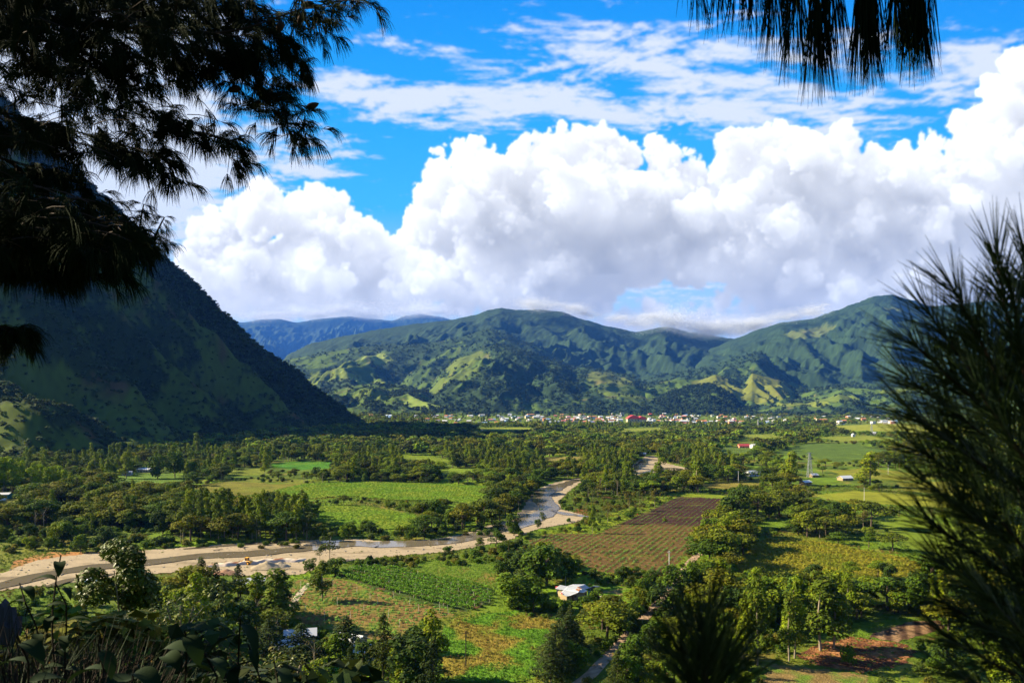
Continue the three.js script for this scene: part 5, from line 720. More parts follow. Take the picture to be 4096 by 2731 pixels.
// crops
{
  const r = rngOf(41), M = new THREE.Matrix4(), q = new THREE.Quaternion(), up = new THREE.Vector3(0, 1, 0);
  const inst = (name, list, geos, mt, label, cat) => { const g = base(name); tag(g, label, cat, null, 'stuff'); geos.forEach((geo, v) => { const l = list.filter((_, i) => i % geos.length === v); const im = new THREE.InstancedMesh(geo, mt, l.length); im.name = 'plant'; l.forEach((s, i) => { im.setMatrixAt(i, M.compose(new THREE.Vector3(s[0], s[1], s[2]), q.setFromAxisAngle(up, r() * 6.3), new THREE.Vector3(s[3], s[4] ?? s[3], s[3]))); im.setColorAt(i, C(...(s[5] ?? [1, 1, 1]))); }); g.add(im); }); };
  const bounds = (plan) => { const p = plan.map(([x, y]) => ground(x, y)); return [Math.min(...p.map((a) => a[0])), Math.max(...p.map((a) => a[0])), Math.min(...p.map((a) => a[2])), Math.max(...p.map((a) => a[2])), p.map((a) => [a[0], a[2]])]; };
  const sprig = (s) => crownGeo(s, [[0, 0.4, 0, 0.5, 0.4, 0.5]], 22, 0.24, { thin: 0.45 }), white = leafMat(1, 1, 1);
  { // rows on the ploughed field
    const [x0, x1, z0, z1, poly] = bounds(ploughPlan), list = [], [ax, az] = soilAxis, cx = (x0 + x1) / 2, cz = (z0 + z1) / 2;
    for (let u = -200; u < 200; u += 3.1) for (let v = -260; v < 260; v += 1.25) { const x = cx - az * u + ax * v + (r() - 0.5) * 0.5, z = cz + ax * u + az * v + (r() - 0.5) * 0.6; if (!polyHas(poly, x, z)) continue; const near = sstep(-460, -330, z), g = n2(x / 14, z / 14); if (r() < 0.22 + 0.3 * (g < -0.1)) continue; const s = mix(0.55, 1.05, near) * (0.7 + 0.5 * r() + 0.5 * Math.max(0, g)); list.push([x, 0.05, z, s * 0.95, s * 0.8, [0.10, 0.19, 0.035]]); }
    inst('young_crop', list, [sprig(1), sprig(2)], white, 'rows of young green plants on the ploughed field', 'crop');
  }
  { // light green crop in cross rows
    const [x0, x1, z0, z1, poly] = bounds(cropPlan), list = []; for (let z = z0; z < z1; z += 1.7) for (let x = x0; x < x1; x += 0.8) { const X = x + (r() - 0.5) * 0.4, Z = z + X * 0.16 + (r() - 0.5) * 0.5; if (!polyHas(poly, X, Z) || r() < 0.25 + 0.3 * (n2(X / 9, Z / 9) < -0.1)) continue; list.push([X, 0.05, Z, 0.55 + 0.4 * r(), 0.5 + 0.3 * r(), [0.11, 0.20, 0.02]]); }
    inst('low_crop', list, [sprig(3), sprig(4)], white, 'low light green plants in rows beside the vine field', 'crop');
  }
  { // plants trained on stakes
    const [x0, x1, z0, z1, poly] = bounds(sparsePlan), list = []; for (let z = z0; z < z1; z += 2.5) for (let x = x0; x < x1; x += 2.2) { const X = x + (r() - 0.5) * 1.4, Z = z + X * 0.2 + (r() - 0.5) * 1.2; if (!polyHas(poly, X, Z) || r() < 0.15) continue; const s = 0.7 + 0.9 * r(); list.push([X, 0.3 + 0.5 * r(), Z, s * 1.1, s * 0.7, [0.10, 0.22, 0.03]]); }
    inst('staked_crop', list, [sprig(5), sprig(6)], white, 'young sprawling plants on the brown field', 'crop');
    const st = base('stake'); part('post', joined([cyl(0.05, 0.07, 2.0, 0, 1, 0, 6)]), std(C(0.5, 0.45, 0.35)), st); part('tip', joined([cyl(0.02, 0.055, 0.12, 0, 2.05, 0, 6)]), std(C(0.6, 0.55, 0.45)), st); let first = true;
    [[690, 1352], [735, 1362], [765, 1350], [775, 1392], [820, 1364], [850, 1376], [868, 1387], [905, 1376], [940, 1392], [700, 1408], [745, 1425], [805, 1420], [835, 1405], [892, 1420], [917, 1440], [960, 1410], [1010, 1404], [1030, 1412], [670, 1380], [880, 1445]].forEach(([x, y], i) => { const s = first ? st : st.clone(); if (!first) { s.name = numbered('stake'); scene.add(s); } first = false; s.position.set(...ground(x, y)); s.rotation.z = (r() - 0.5) * 0.25; s.scale.y = 0.9 + 0.6 * r(); tag(s, `pale wooden stake in the plant field, one of twenty, ${['left edge upper', 'left upper', 'top left', 'left middle', 'upper middle', 'middle', 'centre right', 'right upper', 'right middle', 'lower left edge', 'lower left', 'lower middle', 'centre lower', 'lower right', 'bottom', 'right lower', 'far right upper', 'far right lower', 'far left', 'bottom right'][i]} one`, 'stake', 'stakes in the plant field'); });
  }
  { // vine rows on trellis, each row a thing
    const [, , , , poly] = bounds(vinePlan), a = ground(768, 1323), b = ground(1025, 1398), L = Math.hypot(b[0] - a[0], b[2] - a[2]), dx = (b[0] - a[0]) / L, dz = (b[2] - a[2]) / L, vm = leafMat(0.085, 0.185, 0.012), pm = std(C(0.5, 0.45, 0.36)); let n = 0; const ord = ['first', 'second', 'third', 'fourth', 'fifth', 'sixth', 'seventh', 'eighth', 'ninth', 'tenth', 'eleventh', 'twelfth', 'thirteenth', 'fourteenth', 'fifteenth', 'sixteenth', 'seventeenth', 'eighteenth', 'nineteenth', 'twentieth'];
    for (let u = 1.2; u < 80 && n < 20; u += 3.4) {
      const blobs = [], posts = []; for (let v = -20; v < 110; v += 1.1) { const x = a[0] + dx * v + dz * u, z = a[2] + dz * v - dx * u; if (!polyHas(poly, x, z)) continue; if (r() < 0.9) blobs.push([x + (r() - 0.5) * 0.5, 1.35 + 0.35 * r(), z + (r() - 0.5) * 0.7, 0.9, 0.4 + 0.25 * r(), 0.8, 1]); if (r() < 0.5) blobs.push([x, 0.6, z, 0.5, 0.5, 0.4, 0.5]); if (Math.abs(v % 7.7) < 1.05 && r() < 0.8) posts.push(joined([cyl(0.05, 0.06, 2.2, x, 1.1, z, 5)])); }
      if (blobs.length < 4) continue; const o = base('vine_row'); part('foliage', crownGeo(700 + n, blobs, blobs.length * 34, 0.24, { thin: 0.7 }), vm, o); if (posts.length) part('post', joined(posts), pm, o);
      tag(o, `${ord[n]} row of the dark green trellised vines counted from the brown field`, 'vine row', 'vine rows near the sand pit'); n++;
    }
  }
  { // tall grass of the golden field, weeds of the meadow and the beans
    const [x0, x1, z0, z1, poly] = bounds(goldPlan), list = []; for (let z = z0; z < z1; z += 1.5) for (let x = x0; x < x1; x += 1.5) { const X = x + (r() - 0.5) * 1.2, Z = z + (r() - 0.5) * 1.2; if (!polyHas(poly, X, Z)) continue; const s = 0.9 + 0.7 * r(); list.push([X, 0, Z, s, s * 0.9, n2(X / 14, Z / 14) > 0.15 ? [0.17, 0.20, 0.012] : [0.22, 0.215, 0.016]]); }
    inst('golden_crop', list, [sprig(7), sprig(8)], white, 'golden bushy crop standing on the golden field', 'crop');
    const mp = [[1020, 1440], [1055, 1415], [1195, 1405], [1330, 1420], [1322, 1456], [1264, 1480], [1270, 1568], [1020, 1568]], m = bounds(mp), l2 = []; for (let z = m[2]; z < m[3]; z += 0.9) for (let x = m[0]; x < m[1]; x += 0.9) { const X = x + (r() - 0.5), Z = z + (r() - 0.5); if (!polyHas(m[4], X, Z) || r() < 0.35) continue; const a = fbm(X / 16, Z / 16, 3), s = 0.35 + 0.5 * r(); l2.push([X, 0.7 * Math.max(0, fbm(X / 7, Z / 7, 3) + 0.2), Z, s, s, a > 0.03 ? (r() < 0.4 ? [0.19, 0.13, 0.03] : [0.17, 0.16, 0.022]) : [0.08, 0.19, 0.012]]); }
    inst('meadow_grass', l2, [sprig(9), sprig(10)], white, 'tangled green and orange weeds covering the meadow', 'grass');
    const l3 = []; for (const pl of [[[705, 1172], [722, 1165], [823, 1162], [900, 1174], [960, 1186], [967, 1213], [878, 1218], [760, 1207], [715, 1196]], [[629, 1128], [700, 1112], [830, 1108], [1000, 1112], [1122, 1118], [1125, 1138], [1080, 1158], [1010, 1150], [900, 1150], [800, 1140], [720, 1146], [640, 1140]]]) { const b = bounds(pl); for (let z = b[2]; z < b[3]; z += 2) for (let x = b[0]; x < b[1]; x += 2) { const X = x + (r() - 0.5) * 1.6, Z = z + (r() - 0.5) * 1.6; if (polyHas(b[4], X, Z)) { const s = 1.0 + 0.6 * r(); l3.push([X, 0, Z, s, s * 0.85, [0.115, 0.21, 0.014]]); } } }
    inst('bean_crop', l3, [sprig(11), sprig(12)], white, 'dense green crop rows covering the fields left of the river', 'crop');
    const l4 = [], cp = [[1830, 1506], [1880, 1480], [1952, 1463], [2079, 1480], [2105, 1497], [2070, 1528], [1973, 1545], [1880, 1530]], c = bounds(cp); for (let i = 0; i < 1500; i++) { const X = mix(c[0], c[1], r()), Z = mix(c[2], c[3], r()); if (polyHas(c[4], X, Z)) { const s = 0.3 + 0.4 * r(); l4.push([X, 0, Z, s, s * 0.7, r() < 0.6 ? [0.2, 0.085, 0.03] : [0.26, 0.16, 0.06]]); } }
    inst('dry_weeds', l4, [sprig(13)], white, 'dead reddish weeds on the cleared patch', 'weeds');
  }
  { // knee high growth over the rough ground between the nearer trees
    const list = []; for (let d = 165; d < 600; d += 1.7) for (let x = -0.72 * d; x < 0.72 * d; x += 1.7) { const X = x + (r() - 0.5) * 2, Z = -d + (r() - 0.5) * 2, q = r(); const [px, py] = toPlan(X, 0, Z); if (px < -20 || px > 2380 || py > 1600 || fbm(X / 13, Z / 13, 3) + (q - 0.5) * 0.5 < -0.06) continue; if (blocked(px, py) || polyHas(roadPoly, px, py)) continue; const s = 0.35 + 0.8 * q * q, g = n2(X / 21 + 4, Z / 21); list.push([X, 0, Z, s * 1.3, s, g > 0.3 ? [0.13, 0.095, 0.02] : g < -0.25 ? [0.05, 0.085, 0.008] : [0.09, 0.135, 0.010]]); }
    inst('undergrowth', list, [sprig(15), sprig(16)], white, 'rough knee high growth between the trees and fields', 'undergrowth'); console.log('undergrowth', list.length);
  }
  { // small scrub on the sand and the river edges
    const list = []; for (let i = 0; i < 5200; i++) { const x = 2000 * r() - 40, y = 1095 + 300 * r(); if (!polyHas(bed, x, y)) continue; const [X, , Z] = ground(x, y); if (fbm(X / 14, Z / 7, 3) < 0.14) continue; const s = 0.3 + 0.6 * r(); list.push([X, 0.25, Z, s, s * 0.7, r() < 0.6 ? [0.08, 0.12, 0.02] : [0.16, 0.10, 0.04]]); }
    inst('sand_weeds', list, [sprig(14)], white, 'low weeds dotted on the river sand', 'weeds');
    const st = []; for (let i = 0; i < 9000; i++) { const x = 2000 * r() - 40, y = 1095 + 290 * r(); if (!polyHas(bed, x, y)) continue; const [X, , Z] = ground(x, y); if (n2(X / 9, Z / 5) < 0.05) continue; const s = 0.12 + 0.45 * r() ** 3; st.push([X, 0.3, Z, s, s * 0.6, tone([0.2, 0.18, 0.15], 0.4 + r())]); }
    inst('river_stones', st, [flat(new THREE.DodecahedronGeometry(1, 0)), flat(new THREE.IcosahedronGeometry(1, 0))], std(C(1, 1, 1)), 'grey stones and gravel scattered over the river sand', 'stones');
    const lg = base('driftwood'); part('log', joined([tube([[-2, 0.2, 0], [0, 0.35, 0.2], [2.2, 0.25, -0.1]], 0.2, 0.1, 8, 6), tube([[0.4, 0.3, 0.1], [1.2, 0.8, 0.7], [1.8, 1.2, 1.0]], 0.09, 0.03, 5, 5)]), std(C(0.2, 0.16, 0.12)), lg); [[1210, 1152], [1172, 1192], [1080, 1236], [1010, 1262], [865, 1258], [655, 1258], [560, 1262], [500, 1266], [440, 1310], [330, 1284], [240, 1290], [150, 1298]].forEach(([x, y], i) => { const d = i ? lg.clone() : lg; if (i) { d.name = numbered('driftwood'); scene.add(d); } const q = ground(x, y); d.position.set(q[0], 0.3, q[2]); d.rotation.y = i * 1.9; tag(d, `grey driftwood log on the river sand, ${['first', 'second', 'third', 'fourth', 'fifth', 'sixth', 'seventh', 'eighth', 'ninth', 'tenth', 'eleventh', 'twelfth'][i]} downstream from the bend`, 'log', 'driftwood on the river sand'); });
  }
}

// ---------------------------------------------------------------- the hillside under the camera and what grows on it
const slopeAt = [[-180, -0.5], [-120, -0.3], [-80, 0.1], [-50, 0.225], [-24, 0.235], [-16, 0.28], [-10, 0.5], [-4, 0.68], [0, 0.74], [60, 0.7], [100, 0], [140, -0.4], [180, -0.5]];
function hill(x, z) { const d = Math.hypot(x, z), a = Math.atan2(x, -z) * 180 / Math.PI, s = curveAt(slopeAt, a), d0 = a > -90 ? curveAt([[-90, 60], [-32, 40], [-25, 27], [-19, 15], [-12, 9], [-3, 60], [180, 400]], a) * (1 + 0.12 * n2(a / 5, 2)) : 400; let y = 64.45 - s * d - 0.85 * Math.max(0, d - d0); y += Math.min(1, d / 8) * (0.5 * n2(x / 6, z / 6) + 0.2 * n2(x / 1.7, z / 1.7)) * (d < 60 ? 1 : 0.5); return y; }
{
  const as = [], ds = []; for (let a = -180; a <= 180; a += (a >= -64 && a < 60 ? 0.8 : 6)) as.push(a); if (as.at(-1) < 180) as.push(180); for (let d = 0.25; d < 150; d *= 1.055) ds.push(d);
  const P = [], Q = [], U = []; for (const d of ds) for (const a of as) { const t = a * Math.PI / 180, x = Math.sin(t) * d, z = -Math.cos(t) * d; P.push(x, Math.max(-2, hill(x, z)), z); const c = tone(mix3(mix3([0.05, 0.085, 0.012], [0.14, 0.10, 0.03], sstep(0, 0.4, fbm(x / 5, z / 5, 3))), [0.18, 0.07, 0.03], 0.5 * sstep(0.1, 0.4, fbm(x / 9 + 5, z / 9, 3))), speck(x, z, 0.5)); Q.push(...c); U.push(x / 1.6, z / 1.6); }
  struct('hillside', geoOf(P, gridIndex(as.length, ds.length), Q, U, true), vcMat(1, { bumpMap: tuftBump, bumpScale: 0.06 }), 'steep weedy hillside in the shaded foreground');
}
const onHill = (px, d) => { const x = (px - 1176) * K * d; return [x, hill(x, -d), -d]; };
const needleMat = new THREE.MeshPhysicalMaterial({ color: C(0.009, 0.016, 0.005), roughness: 0.85, specularIntensity: 0.05, side: THREE.DoubleSide }), freshNeedle = new THREE.MeshPhysicalMaterial({ color: C(0.017, 0.034, 0.008), roughness: 0.6, specularIntensity: 0.35, side: THREE.DoubleSide });
const pineBark = std(C(0.035, 0.024, 0.017)), coneMat = std(C(0.05, 0.03, 0.018));
// one needle: a thin bent three-sided blade
function needle(P, s, dir, len, w, sag, segs = 3) {
  const p = s.clone(), d = dir.clone().normalize(), side = new THREE.Vector3(), up = new THREE.Vector3(), ring = []; for (let i = 0; i <= segs; i++) { side.set(d.z + 0.01, 0.02, -d.x).normalize(); up.crossVectors(d, side).normalize(); const k = w * (i === segs ? 0.25 : 1) * 0.5; ring.push([p.clone().addScaledVector(side, k), p.clone().addScaledVector(side, -k * 0.6).addScaledVector(up, k), p.clone().addScaledVector(side, -k * 0.6).addScaledVector(up, -k)]); p.addScaledVector(d, len / segs); d.y -= sag / segs; d.normalize(); }
  for (let i = 0; i < segs; i++) for (let j = 0; j < 3; j++) { const a = ring[i][j], b = ring[i][(j + 1) % 3], c = ring[i + 1][j], e = ring[i + 1][(j + 1) % 3]; for (const v of [a, c, e, a, e, b]) P.push(v.x, v.y, v.z); }
}
function tuftGeo(seed, pitch, n, len, w, sag, open, twig) { const r = rngOf(seed), P = [], ax = new THREE.Vector3(Math.cos(pitch), Math.sin(pitch), 0), q = new THREE.Vector3(), dir = new THREE.Vector3(); for (let i = 0; i < n; i++) { const t = r() ** 0.7; dir.set(r() - 0.5, r() - 0.5, r() - 0.5).normalize().multiplyScalar(open).addScaledVector(ax, 0.75); q.copy(ax).multiplyScalar(t * twig); needle(P, q, dir, len * (0.7 + 0.45 * r()), w, sag * (0.7 + 0.6 * r())); } return geoOf(P, null, null, null, true); }
// pine standing left of the camera, its boughs hanging into the view
{
  const o = base('pine_tree', [-5.6, hill(-5.6, -4.4) - 0.1, -4.4]), org = o.position.clone(), r = rngOf(19), tufts = [], W = (px, py, d) => at(px, py, d);
  part('trunk', joined([tube([[0, 0, 0], [0.1, 3, 0.05], [0.05, 6, -0.1], [0.2, 9.5, 0]], 0.2, 0.08, 14, 10)]), pineBark, o);
  const bough = (pts, d0, d1, r0, twigs, tuftEvery, opt) => {
    const list = pts.map(([x, y], i) => W(x, y, mix(d0, d1, i / (pts.length - 1)))); const c = new THREE.CatmullRomCurve3(list), root = list[0].clone(); const tr = new THREE.Vector3(org.x + 0.1, root.y + 0.5, org.z);
    const all = [tr, ...list].map((p) => p.clone().sub(org).toArray()), gs = [tube(all, r0 * 1.6, r0 * 0.3, 30, 6)];
    const tw = (s, dir, L, lev) => { const e = s.clone().addScaledVector(dir, L); e.y -= L * 0.12; const m = s.clone().lerp(e, 0.5); m.y += L * 0.06; const tp = [s, m, e].map((p) => p.clone().sub(org).toArray()); gs.push(tube(tp, lev ? 0.0028 : 0.0045, 0.002, 4, 4)); const k = Math.max(1, Math.round(L / tuftEvery)); for (let i = 0; i <= k; i++) if (i || r() < 0.4) { const f = 0.35 + 0.65 * i / k; tufts.push([s.clone().lerp(m, f).lerp(m.clone().lerp(e, f), f), Math.atan2(-dir.z, dir.x) + (r() - 0.5) * 1.6]); } if (!lev) for (let i = 0; i < 2 + 3 * r(); i++) { const a = r() * 6.283; tw(m.clone().lerp(e, r() * 0.8), new THREE.Vector3(dir.x + Math.cos(a) * 0.8, -0.25 * r(), dir.z + Math.sin(a) * 0.8).normalize(), L * (0.4 + 0.3 * r()), 1); } };
    for (let i = 0; i < twigs; i++) { const u = 0.05 + 0.95 * i / twigs, s = c.getPointAt(Math.min(u, 1)), t = c.getTangentAt(Math.min(u, 1)), a = r() * 6.283; tw(s, new THREE.Vector3(t.x * 0.7 + Math.cos(a) * 0.7, t.y * 0.5 - 0.25 + 0.45 * (r() - 0.5), t.z * 0.7 + Math.sin(a) * 0.7).normalize(), (0.16 + 0.22 * r()) * (opt ?? 0.75), 0); }
    const e = c.getPointAt(1); for (let i = 0; i < 4; i++) tufts.push([e.clone(), r() * 6.283]);
    part('branch', joined(gs), pineBark, o);
  };
  bough([[-200, 40], [100, 45], [293, 72], [421, 106], [542, 157], [586, 216], [630, 252], [700, 258]], 4.8, 5.2, 0.013, 34, 0.15);
  bough([[-150, -80], [200, 40], [420, 80], [549, 70], [622, 48], [680, 26], [800, 0]], 4.6, 5.0, 0.012, 32, 0.15);
  bough([[-150, 60], [160, 110], [256, 165], [311, 236], [348, 271], [421, 298], [530, 322]], 4.7, 5.1, 0.013, 26, 0.15);
  bough([[-100, 230], [120, 290], [220, 315], [286, 338], [400, 350]], 4.4, 4.9, 0.010, 20, 0.15);
  bough([[293, 72], [400, 110], [450, 118], [540, 122], [680, 134]], 5.0, 5.3, 0.007, 18, 0.15);
  bough([[300, -60], [420, -10], [520, 10], [600, 20], [690, 40]], 5.0, 5.4, 0.008, 20, 0.15);
  bough([[-120, 440], [0, 470], [150, 505], [270, 530], [318, 545]], 4.0, 4.5, 0.012, 26, 0.1, 0.4);
  bough([[-140, 545], [0, 565], [100, 580], [180, 590], [232, 600]], 3.9, 4.3, 0.011, 22, 0.1, 0.4);
  bough([[-100, 740], [-30, 752], [20, 752], [48, 764]], 3.8, 4.0, 0.006, 7, 0.1, 0.3);
  bough([[-100, 330], [30, 372], [110, 392], [170, 420], [200, 445]], 4.5, 4.7, 0.009, 12, 0.12, 0.4);
  bough([[-150, -120], [0, -40], [180, -20], [330, 10], [480, 60]], 4.6, 5.0, 0.012, 18, 0.13);
  // the inner crown, crowded with twigs
  const crowd = (poly, n, d0, d1) => { const gs = []; let m = 0; while (m < n) { const x = -160 + 760 * r(), y = -120 + 960 * r(); if (!polyHas(poly, x, y)) continue; m++; const s = W(x, y, mix(d0, d1, r())), a = r() * 6.283, e = s.clone().add(new THREE.Vector3(Math.cos(a) * 0.25, -0.06 + 0.1 * r(), Math.sin(a) * 0.25)); gs.push(tube([s, s.clone().lerp(e, 0.5).add(new THREE.Vector3(0, 0.02, 0)), e].map((p) => p.clone().sub(org).toArray()), 0.004, 0.002, 3, 3)); tufts.push([e, a + (r() - 0.5)], [s.lerp(e, 0.4), a + 2 + r()]); } part('branch', joined(gs), pineBark, o); };
  crowd([[-160, -120], [560, -120], [500, 20], [330, 70], [270, 180], [255, 300], [200, 330], [60, 380], [-160, 400]], 270, 3.7, 6.2);
  crowd([[250, 120], [420, 140], [480, 230], [440, 320], [330, 330], [260, 260]], 22, 4.6, 5.6);
  crowd([[-160, 400], [60, 425], [190, 450], [280, 515], [310, 545], [290, 575], [220, 580], [120, 590], [-160, 600]], 210, 3.4, 4.8);
  crowd([[-160, 730], [0, 745], [15, 760], [0, 775], [-160, 780]], 8, 3.6, 4);
  // the small upright shoots of the lower bough
  for (const [bx, by, tx, ty] of [[318, 540, 330, 470], [352, 550, 378, 500], [352, 560, 384, 562]]) { const s = W(bx, by, 4.45), e = W(tx, ty, 4.45); part('branch', joined([tube([s, s.clone().lerp(e, 0.5), e].map((p) => p.clone().sub(org).toArray()), 0.007, 0.004, 4, 5)]), pineBark, o); for (let i = 0; i < 7; i++) tufts.push([s.clone().lerp(e, 0.4 + 0.1 * i), r() * 6.283, 0.55]); tufts.push([e, r() * 6, 0.5]); }
  const geos = [-0.5, -0.2, 0.1, -0.9].map((p, i) => tuftGeo(60 + i, p, 30, 0.155, 0.0030, 2.3, 0.42, 0.07)), M = new THREE.Matrix4(), q = new THREE.Quaternion(), up = new THREE.Vector3(0, 1, 0);
  geos.forEach((g, v) => { const l = tufts.filter((_, i) => i % 4 === v), im = new THREE.InstancedMesh(g, needleMat, l.length); im.name = 'needles'; im.userData.kind = 'stuff'; l.forEach(([p, a, s], i) => { const k = (s ?? 1) * (0.7 + 0.4 * r()); im.setMatrixAt(i, M.compose(p.clone().sub(org), q.setFromAxisAngle(up, a), new THREE.Vector3(k, k, k))); }); im.castShadow = true; o.add(im); });
  const cone = new THREE.LatheGeometry([[0, 0], [0.012, 0.004], [0.02, 0.02], [0.019, 0.04], [0.012, 0.062], [0, 0.078]].map((p) => new THREE.Vector2(...p)), 9);
  for (const [x, y, d, tilt] of [[540, 148, 5.1, 2.4], [536, 160, 5.1, 1.2], [552, 203, 5.1, 1.8], [600, 236, 5.15, 2.0], [606, 229, 5.15, -0.6], [704, 250, 5.2, -1.2], [440, 276, 5.0, 2.8], [722, 12, 5, 1.6], [700, 30, 5, 2.6], [648, 50, 5, 2.8], [378, 300, 5, 2.2]]) { const m = part('pine_cone', cone, coneMat, o); m.position.copy(W(x, y, d).sub(org)); m.rotation.z = tilt; m.scale.setScalar(1.25); }
  console.log('tufts', tufts.length);
  tag(o, 'dark pine at the left with drooping needles and cones against the sky', 'pine tree');
  // a second pine outside the frame shades the foreground
  const s = base('pine_tree', [-15, hill(-15, -9) - 0.2, -9]), l = []; part('trunk', joined([tube([[0, 0, 0], [0.2, 6, 0], [0.1, 14, 0.1]], 0.28, 0.06, 12, 8)]), pineBark, s);
  const gs = []; for (let i = 0; i < 46; i++) { const y = 1.2 + 12.5 * (i / 46), L = 3.6 * (1 - 0.75 * i / 46), a = i * 2.4, e = [Math.cos(a) * L, y - 0.3, Math.sin(a) * L]; gs.push(tube([[0, y, 0], [e[0] * 0.5, y + 0.1, e[2] * 0.5], e], 0.05, 0.01, 5, 4)); for (let k = 0; k < 46; k++) { const f = 0.2 + 0.8 * r(); l.push([e[0] * f + (r() - 0.5) * 0.9, y + (r() - 0.5) * 0.7, e[2] * f + (r() - 0.5) * 0.9, r() * 6.283]); } } part('branch', joined(gs), pineBark, s);
  const im = new THREE.InstancedMesh(geos[0], needleMat, l.length); im.name = 'needles'; im.userData.kind = 'stuff'; l.forEach((p, i) => im.setMatrixAt(i, M.compose(new THREE.Vector3(p[0], p[1], p[2]), q.setFromAxisAngle(up, p[3]), new THREE.Vector3(2.4, 2.4, 2.4)))); s.add(im);
  tag(s, 'pine outside the view at the left that shades the foreground', 'pine tree');
  [[-10.5, -2.6, 0.9, 'nearest pine outside the view at the left'], [-17, -15, 1.05, 'farther pine outside the view at the left'], [2.2, 3.2, 1.25, 'pine behind the camera whose crown roofs the viewpoint'], [-4.5, 2.4, 1.2, 'second pine behind the camera whose crown roofs the viewpoint']].forEach(([x, z, k, l2]) => { const t = s.clone(); t.name = numbered('pine_tree'); scene.add(t); t.position.set(x, hill(x, z) - 0.2, z); t.scale.setScalar(k); t.rotation.y = x; tag(t, l2, 'pine tree'); });
}
// stiff shoots of young pines close to the lens
function shootGeo(seed, len, n, nl, w, spread) { const r = rngOf(seed), P = [], q = new THREE.Vector3(), dir = new THREE.Vector3(); for (let i = 0; i < n; i++) { const t = r(), a = r() * 6.283, sp = spread * (0.45 + 0.75 * r()) * mix(1.15, 0.55, t); q.set(0, t * len, 0); dir.set(Math.cos(a) * sp, 1, Math.sin(a) * sp); needle(P, q, dir, nl * (0.75 + 0.4 * r()), w, 0.10 * r(), 2); } return geoOf(P, null, null, null, true); }
function sapling(label, d, foot, stem, shoots, opt) {
  const k0 = opt.k; d *= k0; stem = stem.map(([x, y, e]) => [x, y, e && e * k0]); shoots = shoots.map(([a, b, c, e, f, g]) => [a, b, c, e, f && f * k0, g && g * k0]);
  const f = at(...foot, d), o = base('pine_sapling', [f.x, hill(f.x, f.z) - 0.05, f.z]), org = o.position.clone(), r = rngOf(opt.seed), gs = [], list = stem.map(([x, y, e]) => at(x, y, e ?? d).sub(org)), geos = [0, 1, 2].map((i) => shootGeo(opt.seed + i, 0.16 * k0, opt.n, opt.len * k0, opt.w * k0, opt.spread));
  gs.push(tube([[0, 0, 0], ...list.map((p) => p.toArray())], opt.r0, opt.r0 * 0.4, 16, 6)); const M = new THREE.Matrix4(), up = new THREE.Vector3(0, 1, 0), put = [[], [], []];
  shoots.forEach(([tx, ty, bx, by, e, e2], i) => { const t = at(tx, ty, e ?? d).sub(org), b = at(bx, by, e2 ?? e ?? d).sub(org); gs.push(tube([b, b.clone().lerp(t, 0.5), t].map((p) => p.toArray()), 0.005 * k0, 0.003 * k0, 5, 5)); const dir = t.clone().sub(b), L = dir.length(); dir.normalize(); const m = Math.max(1, Math.round(L / (0.12 * k0))); for (let k = 0; k < m; k++) put[(i + k) % 3].push(M.clone().compose(t.clone().addScaledVector(dir, -0.14 * k0 * (k + 1)), new THREE.Quaternion().setFromUnitVectors(up, dir).multiply(new THREE.Quaternion().setFromAxisAngle(up, r() * 6)), new THREE.Vector3(1, 1, 1))); });
  part('stem', joined(gs), pineBark, o); put.forEach((l, v) => { const im = new THREE.InstancedMesh(geos[v], freshNeedle, l.length); im.name = 'needles'; im.userData.kind = 'stuff'; l.forEach((m, i) => im.setMatrixAt(i, m)); o.add(im); });
  return tag(o, label, 'young pine');
}
sapling('young pine with long spiky needles filling the right edge', 1.9, [2380, 1500], [[2385, 1300], [2370, 1000], [2345, 760]], [[2290, 600, 2330, 820, 1.9], [2200, 680, 2290, 860, 1.8], [2140, 730, 2250, 880, 1.95], [2355, 580, 2365, 800, 2.0], [2110, 800, 2250, 930, 1.8], [2100, 880, 2260, 1000, 1.95], [2110, 960, 2270, 1080, 1.85], [2120, 1040, 2280, 1150, 1.95], [2140, 1120, 2290, 1230, 1.8], [2150, 1210, 2300, 1310, 1.9], [2170, 1300, 2310, 1390, 1.85], [2180, 1390, 2320, 1470, 1.9], [2200, 1480, 2330, 1550, 1.8], [2220, 1560, 2340, 1630, 1.9], [2260, 760, 2340, 930, 2.1], [2250, 900, 2350, 1050, 1.7], [2270, 1020, 2360, 1160, 2.0], [2260, 1150, 2360, 1270, 1.75], [2280, 1260, 2370, 1380, 2.1], [2280, 1380, 2370, 1480, 1.7], [2300, 1480, 2380, 1580, 2.0], [2330, 700, 2360, 900, 1.75], [2340, 880, 2370, 1050, 2.1], [2350, 1080, 2380, 1240, 1.8], [2350, 1300, 2390, 1440, 1.9], [2350, 1500, 2390, 1600, 1.8], [2230, 820, 2320, 960, 2.15], [2200, 1000, 2320, 1120, 2.1], [2210, 1160, 2330, 1260, 2.15], [2230, 1330, 2340, 1430, 2.1]], { k: 0.72, seed: 201, n: 76, len: 0.145, w: 0.0026, spread: 0.85, r0: 0.011 });
sapling('tip of a young pine rising at the bottom right of the road', 1.45, [1640, 1640], [[1632, 1600], [1622, 1520]], [[1615, 1460, 1625, 1600, 1.45], [1570, 1510, 1610, 1620, 1.42], [1668, 1505, 1640, 1620, 1.5], [1620, 1520, 1630, 1660, 1.38]], { k: 0.76, seed: 231, n: 100, len: 0.175, w: 0.0023, spread: 1.05, r0: 0.007 });
